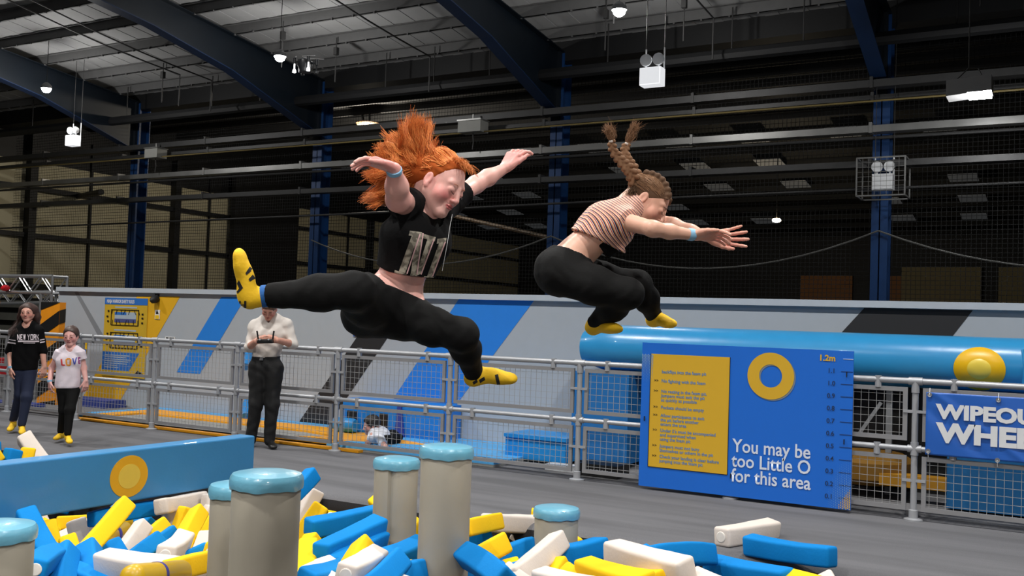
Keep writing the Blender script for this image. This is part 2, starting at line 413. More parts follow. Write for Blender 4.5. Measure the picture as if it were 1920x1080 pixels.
# ================================================================== lamps, fixtures
M_on = mat('lit_led_lens', (255, 255, 255), .3, emis=(255, 255, 255), power=60)
M_white = mat('white_plastic', (228, 230, 232), .4, var=.04)
M_case = mat('grey_lamp_casing', (120, 122, 124), .5)
def high_bay(loc, lab, group='round high-bay lamps', power=BAY_W, cone=2.3):
    x, y, z = loc
    t = thing('high_bay_lamp', lab, 'lamp', loc, group)
    m = MB(); m.lathe(loc, [(.03, .12), (.06, .10), (.11, .05), (.115, -.01), (.10, -.012)][::-1], 24); m.build('lamp_housing', M_case, t, SM)
    m = MB(); m.lathe((x, y, z - .03), [(.001, -.075), (.05, -.065), (.085, -.035), (.1, .015)], 24); m.build('lens', M_on, t, SM)
    m = MB(); m.tube([(x, y, z + .1), (x, y, rz(y) - .05)], .006, 6); m.build('suspension_wire', M_rod, t)
    lamp('lamp_light', 'SPOT' if cone else 'POINT', (0, 0, -.22), power, (1, .98, .95), .12, spot=cone, parent=t)
    return t
high_bay(aty(87, 165, 13.4), 'lit round high-bay lamp at the left, under the leftmost roof girder', power=VIS_W, cone=None)
high_bay(aty(525, 105, 13.4), 'lit round high-bay lamp beside the flying drone', power=VIS_W, cone=None)
high_bay(aty(1161, 18, 13.4), 'lit round high-bay lamp near the top edge, above the plaited girl', power=VIS_W, cone=None)
for i, (x, y) in enumerate([(-16, 6.5), (-11, 6.3), (-6.0, 6.3), (-1.0, 6.3), (4, 6.3), (-8, 1.8), (-3.5, 1.8), (1, 1.8), (-7, -2.4), (-2, -2.4), (3, -2.4)]):  # unseen lamps; the row behind the camera added to light camera-facing sides
    high_bay((x, y, 6.3), ORD[i] + ' of the high-bay lamps above the walkway and pit, out of the picture', 'lamps above the walkway', BAY_W)
# twin-headed emergency lights on rods
def twin_spot(p, Y, s, lab, rods=True, yaw=0, cage=False):
    Mb = M_white if cage else mat('glowing_white_casing', (235, 236, 238), .4, emis=(250, 252, 255), power=.7)  # hanging battery boxes glow faintly to imitate white glare
    c = aty(*p, Y); t = thing('emergency_light', lab, 'emergency light', c)
    x, y, z = c; w, h, d = .15 * s, .12 * s, .09 * s
    m = MB(); m.box(x - w, x + w, y - d, y + d, z - h, z + h); m.box(x - w * .94, x + w * .94, y - d - .012, y - d, z - h * .9, z + h * .9); m.build('battery_box', Mb, t)
    for i in (-1, 1):
        hx = x + i * w * .62; m = MB(); m.tube([(hx, y, z + h), (hx, y, z + h + .05 * s)], .012 * s, 6)
        m.lathe((hx, y - .0, z + h + .12 * s), [(.02 * s, .05 * s), (.06 * s, .04 * s), (.085 * s, -.02 * s), (.08 * s, -.045 * s), (.001, -.035 * s)], 18, axis=(.15 * i, 1, .1))
        m.build('lamp_head', M_white, t, SM)
    if rods:
        for i in (-1, 1):
            m = MB(); m.tube([(x + i * w * .9, y + d, z - h * .3), (x + i * w * .9, y + d, z + .42)], .011, 6); m.build('suspension_rod', M_white, t); m = MB(); m.tube([(x + i * w * .9, y + d, z + .42), (x + i * w * .9, y + d, rz(y) - .05)], .006, 6); m.build('suspension_wire', M_rod, t)
    if cage:
        m = MB(); W, Hh, D = .36, .3, .26
        cs = [(x + i * W, y + j * D, z + .06 + k * Hh) for i in (-1, 1) for j in (-1, 1) for k in (-1, 1)]
        for a in range(8):
            for b in range(a + 1, 8):
                if bin(a ^ b).count('1') == 1: m.bar(cs[a], cs[b], .022)
        for i in np.linspace(-1, 1, 9)[1:-1]:
            m.bar((x + i * W, y - D, z + .06 - Hh), (x + i * W, y - D, z + .06 + Hh), .005); m.bar((x - W, y - D, z + .06 + i * Hh), (x + W, y - D, z + .06 + i * Hh), .005)
        m.build('wire_cage', M_tray, t)
    return t
twin_spot((137, 264), 14.5, 1.0, 'small white twin-headed emergency light hanging at the left', 2)
twin_spot((1223, 145), 12.5, 1.0, 'bright white twin-headed emergency light hanging above the plaited girl', 2.6)
twin_spot((1656, 342), 16.45, 1.05, 'twin-headed emergency light in a wire cage on the right-hand column', 2.0, cage=True)
# grey boxes hung along the upper tray
def gearbox(p, lab, w=.26, Y=16.35):
    x, y, z = aty(*p, Y); t = thing('junction_box', lab, 'electrical box', (x, y, z), 'pale boxes on the upper tray')
    m = MB(); m.box(x - w, x + w, y - .15, y + .15, z - .12, z + .1); m.build('casing', M_case if False else mat('pale_grey_casing', (150, 150, 145), .6), t)
    m = MB(); m.box(x - w - .015, x + w + .015, y - .17, y + .17, z + .1, z + .13); m.tube([(x, y, z + .13), (x, y, z + .25)], .02, 6); m.build('lid', M_tray, t)
    m = MB(); m.tube([(x, y, z - .12), (x + .02, y, z - .3), (x, y, z - .45)], .012, 6); m.build('cable_tail', M_rod, t)
gearbox((887, 238), 'pale junction box on the upper tray, right of the red-haired girl\'s hair')
gearbox((292, 288), 'pale junction box on the upper tray, by the leftmost blue column', .22)
# floodlight at the right
x, y, z = aty(1816, 167, 15.0)
t = thing('floodlight', 'grey box floodlight, lit white, hanging at the upper right', 'floodlight', (x, y, z))
m = MB(); m.hexa([(x - .27, y - .2, z - .12), (x + .3, y - .2, z - .08), (x + .3, y + .2, z - .08), (x - .27, y + .2, z - .12), (x - .27, y - .2, z + .1), (x + .3, y - .2, z + .14), (x + .3, y + .2, z + .14), (x - .27, y + .2, z + .1)]); m.build('casing', mat('floodlight_grey', (120, 120, 120), .5), t)
m = MB(); m.box(x + .0, x + .29, y - .2, y + .1, z - .135, z - .09); m.build('lens', M_on, t)
m = MB(); m.tube([(x - .2, y, z + .1), (x, y, z + .3), (x + .12, y, z + .28), (x + .2, y, z + .1)], .008, 6); m.build('hanging_cable', M_rod, t); m = MB(); m.tube([(x, y, z + .3), (x, y, rz(y) - .01)], .008, 6); m.build('suspension_wire', M_rod, t)
lamp('lamp_light', 'POINT', (.12, -.1, -.55), 60, (1, 1, 1), .1, parent=t)
# far amber lamp
x, y, z = aty(1456, 413, 34)
t = thing('amber_lamp', 'small amber-white lamp burning in the dark far bay', 'lamp', (x, y, z))
m = MB(); m.lathe((x, y, z), [(.02, -.08), (.13, -.05), (.16, 0), (.13, .05), (.02, .07)], 20, axis=(0, 0, 1)); m.build('lens', mat('amber_lens', (255, 220, 170), .4, emis=(255, 225, 180), power=25), t, SM)
m = MB(); m.tube([(x, y, z + .05), (x, y, 8.3 - (y - 30) * .1167 - .01)], .015, 6); m.build('suspension_wire', M_rod, t)
lamp('lamp_light', 'POINT', (0, 0, -.3), 160, (1, .85, .6), .2, parent=t)
x, y, z = aty(690, 232, 22)
t = thing('bulkhead_lamp', 'dull warm lamp seen between dark brackets above the red hair', 'lamp', (x, y, z))
m = MB(); m.lathe((x, y, z), [(.02, -.1), (.3, -.04), (.34, .0), (.3, .03)], 20); m.build('shade', mat('dull_warm_glow', (150, 120, 90), .5, emis=(160, 120, 85), power=.5), t, SM)
m = MB(); m.bar((x - .06, y - .1, z - .1), (x - .14, y - .1, z + .3), .04); m.bar((x + .14, y - .1, z - .1), (x + .12, y - .1, z + .3), .04); m.build('bracket', M_dark, t)
lamp('lamp_light', 'POINT', (0, 0, -.3), 520, (1, .9, .75), .2, parent=t)  # strong light added in this dull lamp to brighten the pale cladding

# ------------------------------------------------------------------ drone flying at the upper left
c = aty(573, 121, 8.6); x, y, z = c
t = thing('drone', 'small dark quadcopter hovering beside the high-bay lamp', 'drone', c)
Md = mat('dark_drone_plastic', (40, 42, 44), .35); Ml = mat('drone_white_trim', (215, 215, 215), .3); Mled = mat('drone_leg_lamp', (255, 255, 255), .4, emis=(255, 255, 255), power=4)
sc = .5
m = MB(); m.lathe((x, y, z), [(.02, -.10), (.055, -.09), (.075, -.02), (.07, .04), (.03, .065)], 16, sx=1.0, sy=1.5); m.build('body', Md, t, SM)
m = MB(); m.tube([(x - .075, y - .02, z - .09), (x - .085, y - .02, z - .02), (x - .05, y - .02, z + .06), (x, y - .02, z + .075), (x + .05, y - .02, z + .06), (x + .085, y - .02, z - .02), (x + .075, y - .02, z - .09)], .008, 6); m.build('trim', Ml, t)
for i in (-1, 1):
    for j in (-1, 1):
        ex_, ey_ = x + i * .105, y + j * .07
        m = MB(); m.bar((x + i * .04, y + j * .04, z + .02), (ex_, ey_, z + .03), .022); m.tube([(ex_, ey_, z + .0), (ex_, ey_, z + .065)], .018, 10); a = m.build('rotor_arm', Md, t)
        m = MB(); ang = .4 * i + .2 * j
        m.bar((ex_ - math.cos(ang) * .08, ey_ - math.sin(ang) * .08, z + .072), (ex_ + math.cos(ang) * .08, ey_ + math.sin(ang) * .08, z + .072), .014, .003); m.build('propeller', Ml, t)
        m = MB(); m.tube([(ex_, ey_, z), (ex_, ey_, z - .06)], .008, 6); m.lathe((ex_, ey_, z - .085), [(.005, -.02), (.022, -.015), (.02, .01), (.008, .03)], 12); m.build('landing_leg', Mled if j < 0 else Md, t)
# ================================================================== painted wall behind the trampolines
M_wg = mat('grey_painted_panel', (170, 177, 184), .6, var=.04)
M_wtrim = mat('pale_grey_capping', (184, 192, 200), .5)
M_wy = mat('mural_yellow', (226, 172, 22), .6, var=.05); M_wb = mat('mural_blue', (32, 128, 222), .6, var=.05); M_wk = mat('mural_black', (34, 34, 36), .6, var=.08)
M_wsh = mat('mural_soft_grey', (128, 133, 138), .6)
XL = -13.72
m = MB(); m.box(XL, 5, YW, YW + .1, -.3, 1.68)
def W(px, py, Y=None, o=.003): 
    p = aty(px, py, YW); return (p[0], YW - o, p[2])
def strip(mi, *pts): m.poly([W(*p) for p in pts], mi)
strip(1, (257, 556), (338, 556), (216, 768), (144, 766))
strip(2, (415, 557), (461, 557), (375, 701), (331, 698))
strip(3, (720, 558), (778, 558), (613, 802), (556, 798))
strip(2, (861, 560), (1002, 563), (857, 757), (738, 747))
strip(2, (760, 752), (858, 757), (808, 832), (740, 822))
strip(3, (1621, 577), (1824, 582), (1700, 740), (1470, 740))
strip(4, (140, 548), (147, 548), (230, 690), (222, 700))
struct(m.build('wall_back', [M_wg, M_wy, M_wb, M_wk, M_wsh], origin=(-5, YW, 0)))
m = MB(); m.box(XL, 5, YW - .05, YW + .13, 1.68, 1.745); struct(m.build('trim_2', M_wtrim))
# small things fixed to the painted wall
x, _, z = W(296, 560)
t = thing('wall_camera', 'small black dome camera fixed to the yellow stripe of the painted wall', 'camera', (x, YW - .06, z))
m = MB(); m.lathe((x, YW - .01, z), [(.05, 0), (.055, .05), (.045, .1), (.01, .13)], 16, axis=(0, -1, -.3)); m.build('dome', M_dark, t, SM); m = MB(); m.box(x - .03, x + .03, YW - .03, YW, z - .02, z + .07); m.build('mount', M_dark, t)
def wallsign(name, p0, p1, lab, base, bits):
    a, b = W(*p0), W(*p1); t = thing(name, lab, 'sign', ((a[0] + b[0]) / 2, YW - .012, b[2]))
    m = MB(); m.box(a[0], b[0], YW - .012, YW - .004, b[2], a[2]); m.build('board', base, t)
    for (u0, v0, u1, v1, mm) in bits:
        m = MB(); X = lambda u: a[0] + (b[0] - a[0]) * u; Z = lambda v: a[2] + (b[2] - a[2]) * v
        m.box(X(u0), X(u1), YW - .015, YW - .0122, Z(v1), Z(v0)); m.build('printed_panel', mm, t)
    return t, a, b
Mw = mat('sign_white', (232, 232, 230), .5); Mk = mat('sign_black', (20, 20, 20), .5); Myel = mat('sign_yellow', (242, 196, 24), .5); Mbl = mat('sign_blue', (30, 92, 180), .5)
t, a, b = wallsign('warning_sign', (292, 581), (300, 599), 'tiny white and yellow warning sign under the dome camera', Mw, [(.1, .55, .9, .95, Myel)])
m = MB(); cx_, cz_ = (a[0] + b[0]) / 2, (a[2] + b[2]) / 2; m.prism([(cx_ - .03, YW - .016, cz_ + .01), (cx_ + .03, YW - .016, cz_ + .01), (cx_, YW - .016, cz_ + .065)], (0, .002, 0)); m.build('warning_triangle', Mk, t)
t, a, b = wallsign('small_notice', (311, 631), (329, 638), 'tiny white notice stuck to the grey painted wall', Mw, [(.1, .2, .35, .8, Mk), (.45, .2, .9, .8, Mk)])
t, a, b = wallsign('small_notice', (664, 612), (693, 632), 'little yellow and blue notice above the black wall stripe', Myel, [(0, .62, 1, 1, Mbl)])
t, a, b = wallsign('small_notice', (142, 641), (163, 662), 'blue and yellow notice behind the small girl in white', Myel, [(0, 0, .75, .62, Mbl), (.6, .62, 1, 1, Mbl)])
# safety rules poster
a, b = W(199, 557), W(277, 708); X0, X1, Z1, Z0 = a[0], b[0], W(200, 558)[2], W(196, 704)[2]
X0 = W(199, 557)[0]; X1 = W(279, 560)[0]; Mpy = mat('poster_ochre', (206, 168, 44), .5); Mpb = mat('poster_blue', (44, 110, 190), .5)
t = thing('rules_poster', 'tall yellow and blue safety rules poster on the painted wall', 'poster', ((X0 + X1) / 2, YW - .01, Z0))
m = MB(); m.box(X0, X1, YW - .014, YW - .004, Z0, Z1); m.build('sheet', Mpy, t)
PX = lambda u: X0 + (X1 - X0) * u; PZ = lambda v: Z1 + (Z0 - Z1) * v
m = MB(); m.box(PX(0), PX(1), YW - .017, YW - .0145, PZ(.085), PZ(0)); m.build('heading_band', Mpb, t)
lettering('heading_lettering', 'NINJA WARRIOR SAFETY RULES', (PX(.05), YW - .0185, PZ(.065)), .072, Mw, t, .022, sx=(PX(.95) - PX(.05)) / 1.0 / 1.42)
Mgrey2 = mat('poster_diagram_grey', (120, 116, 104), .6); Mpp = mat('poster_diagram_violet', (70, 76, 130), .6); Mlb = mat('poster_diagram_light', (170, 184, 196), .6)
for v in (.11, .40):
    m = MB(); m.box(PX(.25), PX(.76), YW - .017, YW - .0145, PZ(v + .02), PZ(v)); m.build('caption_strip', Mlb, t)
    m = MB(); m.box(PX(.25), PX(.75), YW - .017, YW - .0145, PZ(v + .2), PZ(v + .07)); m.build('diagram_back', Mlb, t)
    m = MB(); m.box(PX(.25), PX(.75), YW - .0185, YW - .0165, PZ(v + .2), PZ(v + .155)); m.build('diagram_mats', Mpp, t)
    m = MB(); m.box(PX(.25), PX(.52), YW - .0185, YW - .0165, PZ(v + .105), PZ(v + .07)); m.build('diagram_sky', Mpb, t)
    m = MB(); r_ = random.Random(3)
    for k in range(7):
        u = .2 + k * .1; m.bar((PX(u), YW - .02, PZ(v + .045)), (PX(u + r_.uniform(-.05, .05)), YW - .02, PZ(v + .1)), .006); m.bar((PX(u), YW - .02, PZ(v + .235)), (PX(u + r_.uniform(-.05, .05)), YW - .02, PZ(v + .17)), .006)
    for u in (.17, .81): m.bar((PX(u), YW - .02, PZ(v + .04)), (PX(u), YW - .02, PZ(v + .235)), .007)
    m.bar((PX(.17), YW - .02, PZ(v + .04)), (PX(.81), YW - .02, PZ(v + .04)), .007); m.bar((PX(.17), YW - .02, PZ(v + .235)), (PX(.81), YW - .02, PZ(v + .235)), .007)
    for u, dv in ((.1, .06), (.08, .13), (.1, .19), (.9, .09), (.9, .14), (.9, .2)): m.box(PX(u) - .018, PX(u) + .018, YW - .021, YW - .019, PZ(v + dv) - .012, PZ(v + dv) + .012)
    m.build('diagram_lines', Mk, t)
m = MB(); m.prism([(PX(.0), YW - .017, PZ(.69)), (PX(.86), YW - .017, PZ(.69)), (PX(.64), YW - .017, PZ(.92)), (PX(.0), YW - .017, PZ(.92))], (0, .002, 0)); m.build('text_panel', Mpb, t)
m = MB()
for k, u in enumerate((.58, .5, .62, .56, .54, .3, .34)): m.box(PX(.06), PX(.06 + u), YW - .019, YW - .0175, PZ(.735 + k * .026), PZ(.725 + k * .026))
m.build('text_lines', Mlb, t)
m = MB(); m.prism([(PX(.74), YW - .017, PZ(.96)), (PX(.97), YW - .017, PZ(.95)), (PX(.93), YW - .017, PZ(.93)), (PX(.84), YW - .017, PZ(.905)), (PX(.8), YW - .017, PZ(.935))], (0, .002, 0)); m.build('black_emblem', Mk, t)

# ================================================================== trampoline court behind the barrier
M_tb = mat('court_light_blue', (84, 168, 226), .5, var=.05); M_to = mat('court_orange', (246, 168, 20), .5, var=.05); M_tg = mat('court_grey_bed', (150, 150, 146), .8, var=.1)
XA, XB = -11.35, -4.9
m = MB(); m.box(-13.7, 7, YF + .22, YW, -.02, .002); struct(m.build('floor', mat('court_floor_grey', (112, 112, 114), .9, var=.15), origin=(-5, 9, 0)))
t = thing('trampoline_court', 'long trampoline court with orange and light blue edge pads behind the barrier', 'trampoline', ((XA + XB) / 2, 9, 0))
m = MB(); m.box(XA, XB, YF + .12, YW - .01, .0, .03); m.build('jumping_bed', M_tg, t)
m = MB(); m.box(XA, XB, YW - .26, YW - .01, .03, .05); m.box(XA, XA + .22, YF + .12, YW - .26, .03, .05); m.box(-7.0, XB, YF + .12, YW - .26, .03, .05)
m.build('blue_edge_pad', M_tb, t)
m = MB(); m.box(XA + .22, -7.0, YW - .72, YW - .26, .03, .052); m.box(XA + .22, -6.5, YF + .04, YF + .2, .003, .03); m.box(XA + .22, XA + .5, YF + .2, YW - .72, .03, .052)
m.prism([(-7.0, YW - .26, .03), (-7.0, YF + .2, .03), (-7.9, YF + .2, .03), (-7.35, 8.95, .03), (-8.0, YW - .72, .03), (-7.6, YW - .26, .03)], (0, 0, .0225))
m.prism([(-7.0, 9.3, .05), (-7.0, 8.7, .05), (-6.1, 9.05, .05)], (0, 0, .004)); m.build('orange_edge_pad', M_to, t)
# blue foam steps and roll against the wall
Mfb = mat('blue_vinyl_mat', (28, 124, 208), .45, var=.05, coat=.1)
t = thing('foam_step_block', 'low bright blue foam block with two dark recesses behind the crawling boy', 'foam block', (-7.1, 9.5, .05))
a0, a1 = aty(643, 760, 9.45)[0], aty(832, 770, 9.45)[0]
m = MB(); m.box(a0, a1, 9.45, 9.82, .05, .44); m.build('block', Mfb, t)
for q0, q1 in ((651, 668), (712, 726)):
    xa, xb = aty(q0, 790, 9.44)[0], aty(q1, 790, 9.44)[0]; m = MB(); m.box(xa, xb, 9.43, 9.47, .11, .30); m.build('recess', M_dark, t)
xs_ = aty(748, 790, 9.44)[0]; m = MB(); m.prism([(xs_ - .05, 9.445, .05), (xs_ + .09, 9.445, .05), (xs_ + .03, 9.445, .42), (xs_ - .02, 9.445, .42)], (0, -.02, 0)); m.build('seam_flap', mat('violet_blue_vinyl', (44, 66, 150), .5), t)
p = aty(652, 798, 9.3); m = MB(); m.tube([(p[0] - .22, 9.32, .14), (p[0] - .18, 9.32, .14), (p[0] + .06, 9.32, .14), (p[0] + .1, 9.32, .14)], [.06, .085, .085, .07], 20)
tag(m.build('foam_roll', mat('light_blue_vinyl', (40, 140, 210), .4), smooth=SM), 'short light blue foam roll lying left of the crawling boy\'s head', 'foam roll')
# blue mats at the far left
Mdb = mat('deep_blue_mat', (44, 62, 138), .6)
m = MB(); a, b = atz(20, 770), atz(180, 775); m.box(-13.2, -12.0, 9.45, 9.8, .002, .11); tag(m.build('crash_mat', Mdb), 'deep blue crash mat at the foot of the painted wall, far left', 'mat')
m = MB(); m.box(-13.6, -12.7, 8.7, 9.0, .002, .05); tag(m.build('crash_mat', Mdb), 'thin dark blue floor mat behind the older walking girl', 'mat')
# blue wall pegs seen through the man
for py, lab in ((673, 'upper'), (765, 'lower')):
    c = aty(463, py, 9.72); m = MB(); m.tube([c + np.array([-.08, .1, .1]), c, c + np.array([.1, -.12, -.1])], [.05, .08, .06], 14)
    tag(m.build('foam_peg', mat('light_blue_vinyl2', (40, 130, 200), .4), smooth=SM), lab + ' blue foam peg sticking out of the wall just left of the man', 'foam peg')
# blue box right
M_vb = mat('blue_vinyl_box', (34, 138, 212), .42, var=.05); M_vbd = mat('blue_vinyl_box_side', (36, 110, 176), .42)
xa, xb = aty(947, 850, 8.95)[0], aty(1060, 850, 8.95)[0]
t = thing('foam_box', 'blue foam box with a flat overhanging lid behind the barrier', 'foam box', ((xa + xb) / 2, 9.1, 0))
m = MB(); m.box(xa, xb, 8.95, 9.45, .03, .24); m.build('box', M_vb, t)
m = MB(); m.box(xa - .01, xb + .01, 8.93, 9.47, .24, .275); m.build('lid', M_vb, t)

# ================================================================== orange and black hazard post and the rig truss, far left
Mhz = mat('hazard_orange', (240, 150, 22), .5)
a = aty(78, 560, 9.3); b = aty(113, 560, 9.3)
t = thing('hazard_post', 'square padded post with orange and black diagonal stripes', 'post', ((a[0] + b[0]) / 2, 9.4, 0))
hx0, hx1, hz = a[0], b[0], 1.50
m = MB(); m.box(hx0, hx1, 9.3, 9.40, 0, hz); m.build('pad', Mhz, t)
m = MB(); wd = hx1 - hx0
for z in (-.35, .08, .52, .96, 1.38):
    zz = [z, z + .22, z + .22 + .22, z + .22]
    pts = [(hx0, z), (hx1, z + .22), (hx1, z + .42), (hx0, z + .2)]
    pts = [(x, min(hz, max(0, q))) for x, q in pts]
    if len({q for _, q in pts}) > 1: m.prism([(x, 9.298, q) for x, q in pts], (0, -.004, 0)); m.prism([(hx1 + .002, 9.3 + .1 * i / 1, min(hz, max(0, q))) for i, q in ((0, z + .22), (1, z + .25), (1, z + .45), (0, z + .42))], (.004, 0, 0)) if z + .5 < hz and z > -.2 else None
m.build('black_stripes', Mk, t)
Mal = mat('brushed_aluminium', (170, 172, 174), .35, metal=.7)
def truss(t, a, b, s, n, name='truss_span'):
    a, b = np.array(a, float), np.array(b, float); d = _n(b - a); u = np.array([0, 0, 1.]) if abs(d[2]) < .9 else np.array([1., 0, 0]); v = _n(np.cross(d, u))
    m = MB(); cs = [u * s / 2 * i + v * s / 2 * j for i, j in ((-1, -1), (1, -1), (1, 1), (-1, 1))]
    for c in cs: m.tube([a + c, b + c], .024, 8)
    L = b - a
    for k in range(n):
        for q in range(4):
            c0, c1 = cs[q], cs[(q + 1) % 4]
            if k % 2: c0, c1 = c1, c0
            m.tube([a + L * k / n + c0, a + L * (k + 1) / n + c1], .012, 5)
    for e in (a, b):
        for q in range(4): m.tube([e + cs[q], e + cs[(q + 1) % 4]], .02, 6)
    return m.build(name, Mal, t)
ty_ = 9.95
c = aty(102, 535, ty_); t = thing('truss_rig', 'silver lattice truss rig standing at the far left behind the older girl', 'truss', (c[0], ty_, 0))
tx, tz = c[0], 1.78; s_ = .26
truss(t, (tx, ty_, 0), (tx, ty_, tz - .14), s_, 7, 'truss_leg'); truss(t, (tx + .13, ty_, tz), (tx - 5, ty_, tz), s_, 18); truss(t, (tx - 1.2, ty_ + 1.4, tz - .15), (tx - 5, ty_ + 1.4, tz - .25), .2, 16)
truss(t, (tx - .25, ty_ + 1.2, 0), (tx - .25, ty_ + 1.2, 1.5), .2, 6, 'truss_leg')
c = aty(10, 540, ty_ - .2); m = MB(); m.lathe(c, [(.01, -.07), (.05, -.05), (.065, 0), (.05, .05), (.01, .07)], 16, axis=(1, 0, .1), sx=.8)
tag(m.build('grip_ball', mat('red_plastic', (200, 30, 40), .35), smooth=SM), 'red grip ball hanging on the truss at the left edge', 'ball')
# dim cage of the ninja course behind
M_gm = mat('dull_grey_slat', (104, 104, 96), .8, var=.2)
m = MB(); m.box(-24, -14.0, 12.6, 12.65, 0, 1.6); tag(m.build('course_screen', M_dark), 'dark screen behind the truss at the left edge', 'screen')
m = MB()
for k in range(6): m.box(-24, -14.0, 12.5, 12.58, .1 + k * .26, .1 + k * .26 + .15)
tag(m.build('slatted_screen', M_gm), 'dull grey slatted screen behind the truss at the left edge', 'screen')
m = MB(); c = aty(8, 677, 9.3); m.box(c[0] - .25, c[0] + .08, 9.2, 9.5, .35, .62); tag(m.build('red_pad', mat('red_vinyl', (170, 24, 34), .5)), 'small red pad behind the barrier at the left edge', 'pad')
m = MB(); c = aty(-6, 600, 9.6); m.box(c[0] - .3, c[0] + .06, 9.5, 9.6, .9, 1.5); tag(m.build('orange_panel', Mhz), 'sliver of an orange panel at the very left edge', 'panel')

# ================================================================== inflatable of the wipeout arena, right
M_inf = mat('inflatable_sky_blue', (50, 148, 206), .3, var=.06, coat=.3, bump=.25, bscale=5)
t = thing('inflatable_arena', 'sky blue inflatable arena wall with a fat tube rim behind the barrier', 'inflatable', (-1.5, 9.5, 0))
xe = aty(1085, 610, 9.3)[0]
m = MB(); pts = []; rs = []
for k in range(29):
    x = xe + .04 + k * .22; pts.append((x, 9.42, 1.20)); rs.append(.235 * (1 - .0 * (k % 5 == 0)) if k else .2)
rs[0] = .17; m.tube(pts, rs, 28); m.build('rim_tube', M_inf, t, SM)
m = MB()
for k in range(4):
    x0_ = xe + .02; m.box(x0_, x0_ + .62, 9.16, 9.7, .05, .95)
    break
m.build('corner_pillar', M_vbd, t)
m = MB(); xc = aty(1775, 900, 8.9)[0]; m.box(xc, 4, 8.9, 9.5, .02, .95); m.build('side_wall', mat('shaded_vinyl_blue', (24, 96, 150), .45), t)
c = aty(1836, 692, 9.18)
def hugdisc(rad, rz_, puff, mm, nm):
    m = MB(); n, K = 40, 8; V = [];
    for k in range(K + 1):
        q = k / K
        for j in range(n):
            X = c[0] + rad * q * math.cos(2 * PI * j / n); Z = c[2] + rz_ * q * math.sin(2 * PI * j / n); dz = min(.225, abs(Z - 1.20))
            V.append((X, 9.42 - math.sqrt(.236 ** 2 - dz * dz) - .004 - puff * (1 - q ** 4), Z))
    m.add(V, [(k * n + j, k * n + (j + 1) % n, (k + 1) * n + (j + 1) % n, (k + 1) * n + j) for k in range(K) for j in range(n)]); m.build(nm, mm, t, True)
hugdisc(.20, .185, .022, mat('inflatable_yellow', (242, 190, 20), .35), 'yellow_disc'); hugdisc(.125, .115, .030, mat('pale_yellow_vinyl', (240, 212, 80), .35), 'pale_disc_centre')
m = MB(); m.tube([(c[0] + .32, 9.22, 1.34), (c[0] + .34, 9.182, 1.2), (c[0] + .33, 9.22, 1.06)], .012, 6); m.build('seam', M_inf, t, SM)
m = MB(); m.box(xe + .6, 4, 9.72, 9.78, 0, .95); tag(m.build('black_skirt', Mk), 'black cloth skirt under the inflatable tube', 'cloth')
c = aty(1655, 885, 9.2); m = MB(); m.lathe((c[0] - .15, 9.35, .24), [(.01, -.14), (.3, -.13), (.40, -.07), (.40, .07), (.3, .13), (.01, .14)], 28); tag(m.build('yellow_hub', mat('shaded_yellow_vinyl', (120, 84, 16), .6), smooth=SM), 'yellow inflatable hub, shade put in its colour, seen low through the mesh beside the banner', 'inflatable')  # hub colour darkened to stand for the shade under the tube
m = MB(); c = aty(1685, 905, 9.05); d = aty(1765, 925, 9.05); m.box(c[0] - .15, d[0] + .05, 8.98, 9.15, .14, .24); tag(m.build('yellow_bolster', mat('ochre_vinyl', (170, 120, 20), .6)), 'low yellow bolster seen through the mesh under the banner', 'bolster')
m = MB(); m.bar(aty(1610, 815, 9.3), aty(1652, 755, 9.3), .03); tag(m.build('inclined_strut', M_case), 'thin grey strut leaning behind the mesh beside the height board', 'strut')
m = MB(); a = aty(1667, 800, 9.4); m.bar((a[0], 9.4, 0), (a[0], 9.4, .95), .05); tag(m.build('upright_strut', M_case), 'dull grey upright behind the mesh right of the height board', 'strut')
# clutter under the court edge
t = thing('black_crate', 'low black crate printed OXYGEN just behind the barrier foot', 'crate', tuple(aty(1120, 895, 8.5) * [1, 1, 0]))
c = aty(1120, 895, 8.5); m = MB(); m.box(c[0] - .22, c[0] + .2, 8.5, 8.8, .0, .12); m.build('box', Mk, t); lettering('printed_name', 'OXYGEN', (c[0] - .09, 8.497, .035), .055, mat('faded_white_print', (150, 150, 150), .6), t, .02)
for px, py, w_ in ((1042, 886, .12), (1080, 888, .1)):
    c = aty(px, py, 8.6); m = MB(); m.box(c[0] - w_, c[0] + w_, 8.6, 8.75, 0, .06); tag(m.build('white_box', M_white), ('larger' if w_ > .11 else 'smaller') + ' white box lying low behind the barrier, left of the black crate', 'box')

